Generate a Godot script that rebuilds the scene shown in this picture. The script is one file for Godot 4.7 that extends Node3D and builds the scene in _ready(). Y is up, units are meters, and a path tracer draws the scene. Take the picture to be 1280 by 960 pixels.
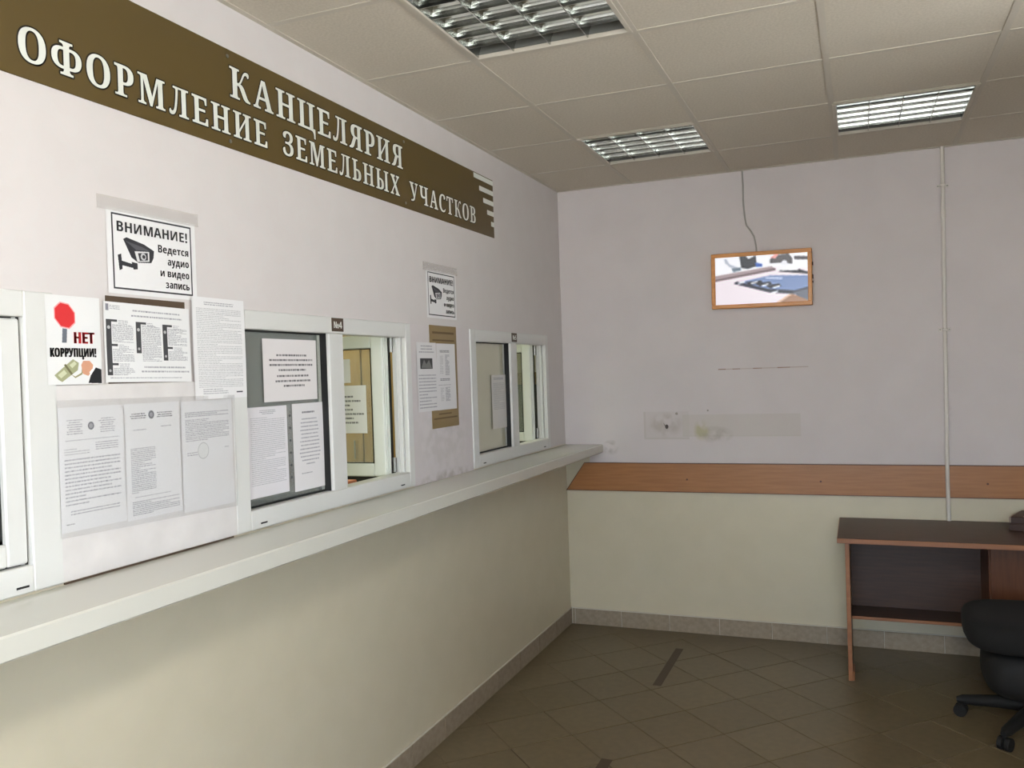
extends Node3D
# A public service hall: a long counter wall with three serving windows, a back wall with a small screen, a desk in the corner.

const CEIL := 2.788
const GX := 0.486
const GZ := 0.539
const HALL_X := 5.0
const HALL_Z := 7.4
const WL := 0.06          # thickness of the counter wall

var M := {}
var used := {}

# ------------------------------------------------------------------ naming
func numbered(called: String) -> String:
	if not used.has(called):
		used[called] = 0
		return called
	used[called] += 1
	return "%s_%03d" % [called, used[called]]

func tag(o: Node, label: String, category: String, group := "") -> Node:
	o.set_meta("label", label)
	o.set_meta("category", category)
	if group != "":
		o.set_meta("group", group)
	return o

func thing(called: String, label: String, category: String, at := Vector3.ZERO, group := "") -> Node3D:
	var o := Node3D.new()
	o.name = numbered(called)
	add_child(o)
	o.position = at
	tag(o, label, category, group)
	return o

func put(called: String, mesh: Mesh, m: Material, parent: Node = null, at := Vector3.ZERO) -> MeshInstance3D:
	var o := MeshInstance3D.new()
	o.mesh = mesh
	if m:
		o.material_override = m
	o.position = at
	if parent == null:
		o.name = numbered(called)
		add_child(o)
	else:
		o.name = called
		parent.add_child(o, true)
	return o

func structure(o: Node) -> Node:
	o.set_meta("kind", "structure")
	return o

# ------------------------------------------------------------------ shapes
func begin() -> SurfaceTool:
	var st := SurfaceTool.new()
	st.begin(Mesh.PRIMITIVE_TRIANGLES)
	return st

func tri(st: SurfaceTool, a: Vector3, b: Vector3, c: Vector3, outward: Vector3) -> void:
	var n := (c - a).cross(b - a)
	if n.length_squared() < 1e-18:
		return
	n = n.normalized()
	if n.dot(outward) < 0.0:
		var t := b
		b = c
		c = t
		n = -n
	for v in [a, b, c]:
		st.set_normal(n)
		st.add_vertex(v)

func quad(st: SurfaceTool, a: Vector3, b: Vector3, c: Vector3, d: Vector3, outward: Vector3) -> void:
	tri(st, a, b, c, outward)
	tri(st, a, c, d, outward)

func add_box(st: SurfaceTool, lo: Vector3, hi: Vector3) -> void:
	var l := Vector3(min(lo.x, hi.x), min(lo.y, hi.y), min(lo.z, hi.z))
	var h := Vector3(max(lo.x, hi.x), max(lo.y, hi.y), max(lo.z, hi.z))
	quad(st, Vector3(l.x, l.y, l.z), Vector3(l.x, h.y, l.z), Vector3(l.x, h.y, h.z), Vector3(l.x, l.y, h.z), Vector3.LEFT)
	quad(st, Vector3(h.x, l.y, l.z), Vector3(h.x, h.y, l.z), Vector3(h.x, h.y, h.z), Vector3(h.x, l.y, h.z), Vector3.RIGHT)
	quad(st, Vector3(l.x, l.y, l.z), Vector3(h.x, l.y, l.z), Vector3(h.x, l.y, h.z), Vector3(l.x, l.y, h.z), Vector3.DOWN)
	quad(st, Vector3(l.x, h.y, l.z), Vector3(h.x, h.y, l.z), Vector3(h.x, h.y, h.z), Vector3(l.x, h.y, h.z), Vector3.UP)
	quad(st, Vector3(l.x, l.y, l.z), Vector3(h.x, l.y, l.z), Vector3(h.x, h.y, l.z), Vector3(l.x, h.y, l.z), Vector3.FORWARD)
	quad(st, Vector3(l.x, l.y, h.z), Vector3(h.x, l.y, h.z), Vector3(h.x, h.y, h.z), Vector3(l.x, h.y, h.z), Vector3.BACK)

func add_bevel_box(st: SurfaceTool, lo: Vector3, hi: Vector3, b: float) -> void:
	# a box with chamfered edges
	var c := (lo + hi) * 0.5
	var s := ((hi - lo) * 0.5).abs()
	b = min(b, min(s.x, min(s.y, s.z)) * 0.9)
	var i := s - Vector3(b, b, b)
	for sx in [-1.0, 1.0]:
		quad(st, c + Vector3(sx * s.x, -i.y, -i.z), c + Vector3(sx * s.x, i.y, -i.z), c + Vector3(sx * s.x, i.y, i.z), c + Vector3(sx * s.x, -i.y, i.z), Vector3(sx, 0, 0))
		quad(st, c + Vector3(-i.x, sx * s.y, -i.z), c + Vector3(i.x, sx * s.y, -i.z), c + Vector3(i.x, sx * s.y, i.z), c + Vector3(-i.x, sx * s.y, i.z), Vector3(0, sx, 0))
		quad(st, c + Vector3(-i.x, -i.y, sx * s.z), c + Vector3(i.x, -i.y, sx * s.z), c + Vector3(i.x, i.y, sx * s.z), c + Vector3(-i.x, i.y, sx * s.z), Vector3(0, 0, sx))
		for sy in [-1.0, 1.0]:
			quad(st, c + Vector3(sx * s.x, sy * i.y, -i.z), c + Vector3(sx * s.x, sy * i.y, i.z), c + Vector3(sx * i.x, sy * s.y, i.z), c + Vector3(sx * i.x, sy * s.y, -i.z), Vector3(sx, sy, 0))
			quad(st, c + Vector3(sx * s.x, -i.y, sy * i.z), c + Vector3(sx * s.x, i.y, sy * i.z), c + Vector3(sx * i.x, i.y, sy * s.z), c + Vector3(sx * i.x, -i.y, sy * s.z), Vector3(sx, 0, sy))
			quad(st, c + Vector3(-i.x, sx * s.y, sy * i.z), c + Vector3(i.x, sx * s.y, sy * i.z), c + Vector3(i.x, sx * i.y, sy * s.z), c + Vector3(-i.x, sx * i.y, sy * s.z), Vector3(0, sx, sy))
			for sz in [-1.0, 1.0]:
				tri(st, c + Vector3(sx * s.x, sy * i.y, sz * i.z), c + Vector3(sx * i.x, sy * s.y, sz * i.z), c + Vector3(sx * i.x, sy * i.y, sz * s.z), Vector3(sx, sy, sz))

func box(lo: Vector3, hi: Vector3, b := 0.0) -> ArrayMesh:
	var st := begin()
	if b > 0.0:
		add_bevel_box(st, lo, hi, b)
	else:
		add_box(st, lo, hi)
	return st.commit()

func add_tube(st: SurfaceTool, pts: Array, r, sides := 10) -> void:
	# pts: Vector3; r: number or array of radii
	var rings := []
	var up := Vector3.UP
	for k in pts.size():
		var t: Vector3
		if k == 0:
			t = pts[1] - pts[0]
		elif k == pts.size() - 1:
			t = pts[k] - pts[k - 1]
		else:
			t = pts[k + 1] - pts[k - 1]
		t = t.normalized()
		var a := up if abs(t.dot(up)) < 0.95 else Vector3.RIGHT
		var u := t.cross(a).normalized()
		var w := t.cross(u).normalized()
		var rr: float = r[k] if r is Array else r
		var ring := []
		for s in sides:
			var ang := TAU * s / sides
			ring.append([pts[k] + (u * cos(ang) + w * sin(ang)) * rr, u * cos(ang) + w * sin(ang)])
		rings.append(ring)
	for k in pts.size() - 1:
		for s in sides:
			var q := (s + 1) % sides
			var four := [rings[k][s], rings[k][q], rings[k + 1][q], rings[k + 1][s]]
			var n := (four[2][0] - four[0][0] as Vector3).cross(four[1][0] - four[0][0])
			var order := [0, 1, 2, 0, 2, 3] if n.dot(four[0][1]) > 0.0 else [0, 2, 1, 0, 3, 2]
			for i in order:
				st.set_normal(four[i][1])
				st.add_vertex(four[i][0])
	for e in [0, pts.size() - 1]:
		var out: Vector3 = (pts[0] - pts[1]) if e == 0 else (pts[e] - pts[e - 1])
		for s in sides:
			tri(st, pts[e], rings[e][s][0], rings[e][(s + 1) % sides][0], out)

func tube(pts: Array, r, sides := 10) -> ArrayMesh:
	var st := begin()
	add_tube(st, pts, r, sides)
	return st.commit()

func superbox(half: Vector3, e: float, flat := 0.0) -> ArrayMesh:
	# a soft cushion: a superellipsoid; e is the roundness exponent
	var st := begin()
	var nu := 28
	var nv := 16
	var pow_s := func(x: float, p: float) -> float: return sign(x) * pow(abs(x), p)
	var grid := []
	for j in nv + 1:
		var v := -PI / 2 + PI * j / nv
		var row := []
		for i in nu:
			var u := TAU * i / nu
			var cv: float = pow_s.call(cos(v), e)
			var p := Vector3(half.x * cv * pow_s.call(cos(u), 0.55), half.y * pow_s.call(sin(v), e), half.z * cv * pow_s.call(sin(u), 0.55))
			p.y += flat * p.x * p.x
			row.append(p)
		grid.append(row)
	st.set_smooth_group(0)
	for j in nv:
		for i in nu:
			var a: Vector3 = grid[j][i]
			var b: Vector3 = grid[j][(i + 1) % nu]
			var c: Vector3 = grid[j + 1][(i + 1) % nu]
			var d: Vector3 = grid[j + 1][i]
			for t in [[a, c, b], [a, d, c]]:
				var n: Vector3 = (t[2] - t[0]).cross(t[1] - t[0])
				if n.length_squared() < 1e-16:
					continue
				var mid: Vector3 = (t[0] + t[1] + t[2]) / 3.0
				var ord := [0, 1, 2] if n.dot(mid) > 0 else [0, 2, 1]
				for q in ord:
					st.add_vertex(t[q])
	st.index()
	st.generate_normals()
	return st.commit()

func prism_x(pts: PackedVector2Array, x0: float, x1: float) -> ArrayMesh:
	return ArrayMesh.new()

func extrude_z(pts: PackedVector2Array, z0: float, z1: float) -> ArrayMesh:
	# polygon in xy, extruded along z
	var st := begin()
	var idx := Geometry2D.triangulate_polygon(pts)
	for k in range(0, idx.size(), 3):
		var p := []
		for q in 3:
			p.append(pts[idx[k + q]])
		tri(st, Vector3(p[0].x, p[0].y, z1), Vector3(p[1].x, p[1].y, z1), Vector3(p[2].x, p[2].y, z1), Vector3.BACK)
		tri(st, Vector3(p[0].x, p[0].y, z0), Vector3(p[1].x, p[1].y, z0), Vector3(p[2].x, p[2].y, z0), Vector3.FORWARD)
	var ccw := 1.0 if not Geometry2D.is_polygon_clockwise(pts) else -1.0
	for k in pts.size():
		var a := pts[k]
		var b := pts[(k + 1) % pts.size()]
		var d := b - a
		quad(st, Vector3(a.x, a.y, z0), Vector3(b.x, b.y, z0), Vector3(b.x, b.y, z1), Vector3(a.x, a.y, z1), Vector3(d.y, -d.x, 0) * ccw)
	return st.commit()

func sheet(tl: Vector3, tr: Vector3, br: Vector3, bl: Vector3, lift: Vector3, wave := 0.0012, seed_ := 1) -> ArrayMesh:
	# a sheet of paper: slightly wavy, a third of a millimetre thick; lift points away from what it hangs on
	var rng := RandomNumberGenerator.new()
	rng.seed = seed_
	var n := 7
	var ph := rng.randf() * 6.0
	var ph2 := rng.randf() * 6.0
	var st := begin()
	var P := []
	for j in n + 1:
		var row := []
		for i in n + 1:
			var u := float(i) / n
			var v := float(j) / n
			var p := tl.lerp(tr, u).lerp(bl.lerp(br, u), v)
			p += lift * wave * (1.0 + 0.6 * sin(u * 5.0 + ph) + 0.6 * sin(v * 4.0 + ph2 + u * 2.0))
			row.append([p, Vector2(u, v)])
		P.append(row)
	for side in [1.0, -1.0]:
		for j in n:
			for i in n:
				var four := [P[j][i], P[j][i + 1], P[j + 1][i + 1], P[j + 1][i]]
				var order := [0, 1, 2, 0, 2, 3]
				var nn: Vector3 = (four[2][0] - four[0][0]).cross(four[1][0] - four[0][0])
				if nn.dot(lift) * side < 0:
					order = [0, 2, 1, 0, 3, 2]
				for q in order:
					st.set_uv(four[q][1])
					st.set_normal(lift * side)
					st.add_vertex(four[q][0] + lift * (0.0 if side > 0 else -0.0003))
	var mesh := st.commit()
	return mesh

# ------------------------------------------------------------------ materials
func mat(c: Color, rough := 0.6, metal := 0.0) -> StandardMaterial3D:
	var m := StandardMaterial3D.new()
	m.albedo_color = c
	m.roughness = rough
	m.metallic = metal
	return m

func noise_tex(freq: float, lo: Color, hi: Color, seed_: int, size := 512, octaves := 4, stretch := Vector2.ONE) -> ImageTexture:
	var f := FastNoiseLite.new()
	f.seed = seed_
	f.frequency = freq
	f.fractal_octaves = octaves
	f.noise_type = FastNoiseLite.TYPE_SIMPLEX_SMOOTH
	var img := Image.create(size, size, false, Image.FORMAT_RGB8)
	var b := size / 6
	for y in size:
		for x in size:
			# blended at the borders, so that it repeats
			var v := f.get_noise_2d(x * stretch.x, y * stretch.y)
			if x < b:
				v = lerp(f.get_noise_2d((x + size) * stretch.x, y * stretch.y), v, float(x) / b)
			if y < b:
				var v2 := f.get_noise_2d(x * stretch.x, (y + size) * stretch.y)
				if x < b:
					v2 = lerp(f.get_noise_2d((x + size) * stretch.x, (y + size) * stretch.y), v2, float(x) / b)
				v = lerp(v2, v, float(y) / b)
			img.set_pixel(x, y, lo.lerp(hi, clamp(v * 0.9 + 0.5, 0, 1)))
	return ImageTexture.create_from_image(img)

func tri_mat(tex: Texture2D, rough: float, scale: float, bump: Texture2D = null, bump_cm := 0.0) -> StandardMaterial3D:
	var m := mat(Color.WHITE, rough)
	m.albedo_texture = tex
	m.uv1_triplanar = true
	m.uv1_world_triplanar = true
	m.uv1_scale = Vector3.ONE * scale
	if bump:
		m.heightmap_enabled = true
		m.heightmap_texture = bump
		m.heightmap_scale = bump_cm
	return m

func image_mat(img: Image, rough := 0.75) -> StandardMaterial3D:
	var m := mat(Color.WHITE, rough)
	img.generate_mipmaps()
	m.albedo_texture = ImageTexture.create_from_image(img)
	return m

func make_materials() -> void:
	M.ceiling = tri_mat(noise_tex(0.09, Color(0.77, 0.735, 0.675), Color(0.82, 0.785, 0.725), 5), 0.95, 1.7)
	M.grid = mat(Color(0.76, 0.73, 0.675), 0.6)
	M.white = mat(Color(0.82, 0.82, 0.805), 0.32)
	M.sill = mat(Color(0.78, 0.775, 0.735), 0.17)
	M.sash = mat(Color(0.87, 0.88, 0.85), 0.3)
	M.black = mat(Color(0.02, 0.02, 0.02), 0.6)
	M.rubber = mat(Color(0.05, 0.05, 0.05), 0.7)
	M.chair = mat(Color(0.03, 0.03, 0.03), 0.9)
	M.chair_plastic = mat(Color(0.035, 0.035, 0.036), 0.75)
	M.alu = mat(Color(0.70, 0.71, 0.69), 0.2, 1.0)
	M.housing = mat(Color(0.42, 0.42, 0.40), 0.5)
	M.tube_off = mat(Color(0.80, 0.80, 0.78), 0.25)
	M.metal = mat(Color(0.55, 0.55, 0.53), 0.35, 0.9)
	M.glass = mat(Color(0.90, 0.95, 0.93, 0.08), 0.02)
	M.glass.transparency = BaseMaterial3D.TRANSPARENCY_ALPHA
	M.film = mat(Color(0.92, 0.92, 0.92, 0.07), 0.12)
	M.film.transparency = BaseMaterial3D.TRANSPARENCY_ALPHA
	M.tape_clear = mat(Color(0.84, 0.82, 0.80, 0.2), 0.3)
	M.tape_clear.transparency = BaseMaterial3D.TRANSPARENCY_ALPHA
	M.paper = mat(Color(0.88, 0.87, 0.87), 0.8)
	M.ink = mat(Color(0.10, 0.10, 0.11), 0.7)
	M.red = mat(Color(0.76, 0.10, 0.12), 0.6)
	M.sign = mat(Color(0.335, 0.272, 0.125), 0.42)
	M.sign_dark = mat(Color(0.09, 0.08, 0.06), 0.6)
	M.sign_white = mat(Color(0.86, 0.87, 0.84), 0.5)
	M.plate_brown = mat(Color(0.30, 0.24, 0.18), 0.5)
	M.tan = mat(Color(0.52, 0.44, 0.29), 0.45)
	M.conduit = mat(Color(0.84, 0.82, 0.79), 0.45)
	M.cord = mat(Color(0.62, 0.61, 0.58), 0.5)
	M.caulk = mat(Color(0.78, 0.76, 0.71), 0.7)
	M.grout = mat(Color(0.15, 0.12, 0.08), 0.9)
	M.blind_grey = mat(Color(0.36, 0.365, 0.33), 0.4)
	M.blind_olive = mat(Color(0.82, 0.79, 0.67), 0.5)
	M.grey_dark = mat(Color(0.20, 0.21, 0.20), 0.5)
	M.brown_tape = mat(Color(0.28, 0.225, 0.17), 0.6)
	# floor tiles: four close tones of one glazed clay
	M.tiles = []
	for k in 4:
		var t := 0.007 * (k - 1.5)
		var m := tri_mat(noise_tex(0.03, Color(0.40 + t, 0.35 + t, 0.26 + t), Color(0.43 + t, 0.378 + t, 0.284 + t), 20 + k, 256), 0.36, 2.6)
		M.tiles.append(m)
	M.skirt = tri_mat(noise_tex(0.04, Color(0.55, 0.50, 0.43), Color(0.61, 0.56, 0.49), 31, 256), 0.4, 2.6)
	# veneers
	M.rail = tri_mat(noise_tex(0.02, Color(0.60, 0.40, 0.225), Color(0.65, 0.445, 0.26), 41, 512, 4, Vector2(0.25, 4.0)), 0.38, 1.3)
	M.rail_edge = mat(Color(0.34, 0.20, 0.11), 0.5)
	M.desk = tri_mat(noise_tex(0.02, Color(0.215, 0.13, 0.085), Color(0.265, 0.165, 0.11), 43, 512, 4, Vector2(0.25, 4.0)), 0.45, 1.3)
	M.desk_edge = tri_mat(noise_tex(0.02, Color(0.52, 0.34, 0.22), Color(0.58, 0.39, 0.26), 45, 256, 3, Vector2(0.25, 4.0)), 0.4, 1.3)
	M.desk_front = tri_mat(noise_tex(0.02, Color(0.33, 0.18, 0.085), Color(0.39, 0.225, 0.11), 47, 512, 4, Vector2(4.0, 0.25)), 0.4, 1.3)
	M.cabinet = tri_mat(noise_tex(0.02, Color(0.50, 0.39, 0.22), Color(0.58, 0.46, 0.28), 49, 512, 4, Vector2(4.0, 0.3)), 0.45, 1.3)
	M.tv_frame = tri_mat(noise_tex(0.02, Color(0.78, 0.51, 0.22), Color(0.83, 0.57, 0.27), 51, 256, 3, Vector2(0.3, 3.0)), 0.35, 2.0)
	# wall paints
	M.upper_paint = tri_mat(noise_tex(0.012, Color(0.800, 0.778, 0.770), Color(0.810, 0.788, 0.780), 61), 0.7, 0.8)
	M.lower_paint = tri_mat(noise_tex(0.012, Color(0.785, 0.753, 0.66), Color(0.797, 0.765, 0.674), 63), 0.33, 0.8)
	M.office_paint = mat(Color(0.83, 0.82, 0.74), 0.8)
	M.plain_floor = mat(Color(0.40, 0.34, 0.27), 0.6)
	M.board = tri_mat(noise_tex(0.02, Color(0.80, 0.785, 0.775), Color(0.835, 0.82, 0.81), 65, 256), 0.45, 1.5)

# ------------------------------------------------------------------ print on paper
func lines(img: Image, x0: int, x1: int, y0: int, y1: int, step: float, thick: int, c: Color, rng: RandomNumberGenerator, last := 1.0, center := false, ragged := 0.0) -> void:
	# rows of small print, too small to read: broken into words and strokes
	var y := float(y0)
	while y + thick <= y1:
		var w := x1 - x0
		var use: int = w
		if center:
			use = int(w * (1.0 - ragged * rng.randf()))
		elif rng.randf() < 0.22:
			use = int(w * lerp(0.35, 0.95, rng.randf()))
		if y + step + thick > y1:
			use = int(use * last)
		var x: int = x0 + ((w - use) / 2 if center else 0)
		var stop: int = x + use
		while x < stop:
			var word := rng.randi_range(6, 26)
			var e: int = min(x + word, stop)
			while x < e:
				var sw := rng.randi_range(1, 3)
				var tone := c.lerp(Color(0.85, 0.85, 0.85), rng.randf() * 0.35)
				img.fill_rect(Rect2i(x, int(y) + (0 if rng.randf() < 0.3 else 1), sw, thick), tone)
				x += sw + (1 if rng.randf() < 0.55 else 0)
			x += rng.randi_range(2, 4)
		y += step

func poly(img: Image, pts: Array, c: Color) -> void:
	var lo := Vector2(1e9, 1e9)
	var hi := Vector2(-1e9, -1e9)
	var pa := PackedVector2Array()
	for p in pts:
		lo = lo.min(p)
		hi = hi.max(p)
		pa.append(p)
	for y in range(max(0, int(lo.y)), min(img.get_height(), int(hi.y) + 1)):
		for x in range(max(0, int(lo.x)), min(img.get_width(), int(hi.x) + 1)):
			if Geometry2D.is_point_in_polygon(Vector2(x + 0.5, y + 0.5), pa):
				img.set_pixel(x, y, c)

func disc(img: Image, c: Vector2, r: float, col: Color, ry := -1.0) -> void:
	var pts := []
	for k in 24:
		pts.append(c + Vector2(cos(TAU * k / 24), sin(TAU * k / 24) * (ry / r if ry > 0 else 1.0)) * r)
	poly(img, pts, col)

func blank(w: int, h: int, c := Color(0.87, 0.865, 0.865)) -> Image:
	var img := Image.create(w, h, false, Image.FORMAT_RGB8)
	img.fill(c)
	return img

# ------------------------------------------------------------------ lettering
var fonts := {}
func font(kind: String, bold: bool) -> Font:
	var key := kind + str(bold)
	if not fonts.has(key):
		var f := SystemFont.new()
		f.font_names = PackedStringArray([kind])
		f.font_weight = 700 if bold else 400
		fonts[key] = f
	return fonts[key]

func raw_text(text: String, f: Font, depth: float) -> TextMesh:
	var t := TextMesh.new()
	t.text = text
	t.font = f
	t.font_size = 64
	t.pixel_size = 0.01
	t.depth = depth
	t.curve_step = 2.0
	t.horizontal_alignment = HORIZONTAL_ALIGNMENT_LEFT
	t.vertical_alignment = VERTICAL_ALIGNMENT_BOTTOM
	return t

func lettering(text: String, f: Font, cap: float, width: float, offsets := [Vector2.ZERO], thick := 0.0006) -> ArrayMesh:
	# flat letters in the xy plane, the left end of the baseline at the origin, capital height cap, overall width width
	var t := raw_text(text, f, 0.02)
	var ref := raw_text("Н", f, 0.02).get_aabb()
	var box_ := t.get_aabb()
	var sy := cap / ref.size.y
	var sx := width / box_.size.x if width > 0.0 else sy
	var st := begin()
	for o in offsets:
		st.append_from(t, 0, Transform3D(Basis.from_scale(Vector3(sx, sy, thick / 0.02)), Vector3(-box_.position.x * sx + o.x, -ref.position.y * sy + o.y, 0.0)))
	return st.commit()

func spaced(text: String, f: Font, cap: float, width: float, gap: float, offsets := [Vector2.ZERO], thick := 0.0006) -> ArrayMesh:
	# the same, letter by letter, condensed, with an even gap between letters
	var ref := raw_text("Н", f, 0.02).get_aabb()
	var sy := cap / ref.size.y
	var all := []
	var total := 0.0
	for ch in text:
		var t := raw_text(ch, f, 0.02)
		all.append([t, t.get_aabb()])
		total += t.get_aabb().size.x
	var sx := (width - gap * (text.length() - 1)) / total
	var st := begin()
	var x := 0.0
	for q in all:
		for o in offsets:
			st.append_from(q[0], 0, Transform3D(Basis.from_scale(Vector3(sx, sy, thick / 0.02)), Vector3(x - q[1].position.x * sx + o.x, -ref.position.y * sy + o.y, 0.0)))
		x += q[1].size.x * sx + gap
	return st.commit()

func wall_text(called: String, mesh: Mesh, m: Material, parent: Node, at: Vector3) -> MeshInstance3D:
	var o := put(called, mesh, m, parent, at)
	o.rotation.y = PI / 2
	return o

# ------------------------------------------------------------------ wall with its marks
func wall_marks(w: int, h: int, base_lo: Color, base_hi: Color, seed_: int) -> Image:
	var f := FastNoiseLite.new()
	f.seed = seed_
	f.frequency = 0.006
	f.fractal_octaves = 5
	var img := Image.create(w, h, false, Image.FORMAT_RGB8)
	for y in h:
		for x in w:
			img.set_pixel(x, y, base_lo.lerp(base_hi, clamp(f.get_noise_2d(x, y) * 0.9 + 0.5, 0, 1)))
	return img

func smudge(img: Image, c: Vector2, r: Vector2, col: Color, most: float, seed_: int) -> void:
	var f := FastNoiseLite.new()
	f.seed = seed_
	f.frequency = 0.02
	f.fractal_octaves = 3
	for y in range(max(0, int(c.y - r.y)), min(img.get_height(), int(c.y + r.y))):
		for x in range(max(0, int(c.x - r.x)), min(img.get_width(), int(c.x + r.x))):
			var d := Vector2((x - c.x) / r.x, (y - c.y) / r.y).length()
			if d < 1.0:
				var a: float = clamp((1.0 - d) * 2.0, 0, 1) * clamp(f.get_noise_2d(x, y) * 1.6 + 0.55, 0, 1) * most
				img.set_pixel(x, y, img.get_pixel(x, y).lerp(col, a))

func uv_face(st: SurfaceTool, a: Vector3, b: Vector3, c: Vector3, d: Vector3, n: Vector3, ua: Vector2, ub: Vector2, uc: Vector2, ud: Vector2) -> void:
	var P := [a, b, c, d]
	var U := [ua, ub, uc, ud]
	var order := [0, 1, 2, 0, 2, 3]
	if (c - a).cross(b - a).dot(n) < 0:
		order = [0, 2, 1, 0, 3, 2]
	for q in order:
		st.set_uv(U[q])
		st.set_normal(n)
		st.add_vertex(P[q])

# ------------------------------------------------------------------ build
func _ready() -> void:
	# camera
	var cam := Camera3D.new()
	cam.name = "camera"
	add_child(cam)
	cam.position = Vector3(1.768, 1.627, 5.2528)
	cam.rotation = Vector3(-0.0119, 0.3849, -0.0337)
	cam.fov = rad_to_deg(2.0 * atan(480.0 / 1069.3))
	cam.near = 0.05
	cam.current = true
	# sky and exposure
	var sky_mat := ProceduralSkyMaterial.new()
	sky_mat.sky_top_color = Color(0.60, 0.69, 0.81)
	sky_mat.sky_horizon_color = Color(0.80, 0.84, 0.88)
	sky_mat.ground_bottom_color = Color(0.91, 0.92, 0.92)
	sky_mat.ground_horizon_color = Color(0.91, 0.92, 0.92)
	sky_mat.sky_curve = 0.2
	sky_mat.energy_multiplier = 27.0
	var sky := Sky.new()
	sky.sky_material = sky_mat
	var env := Environment.new()
	env.background_mode = Environment.BG_SKY
	env.sky = sky
	env.tonemap_mode = Environment.TONE_MAPPER_LINEAR
	env.tonemap_exposure = 0.79
	env.sdfgi_enabled = true
	env.ssao_enabled = true
	env.ssil_enabled = true
	var we := WorldEnvironment.new()
	we.name = "world_environment"
	we.environment = env
	add_child(we)
	make_materials()
	build_shell()
	build_ceiling()
	build_floor()
	build_windows()
	build_sill()
	build_sign()
	build_office()
	build_back_wall_things()
	build_desk()
	build_chair()
	build_papers()
	build_low_cabinets()

const WIN := [4.907, 3.165, 1.43]      # left ends of the three serving windows; each is 1.13 wide
const WY0 := 1.165
const WY1 := 1.855

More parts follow.
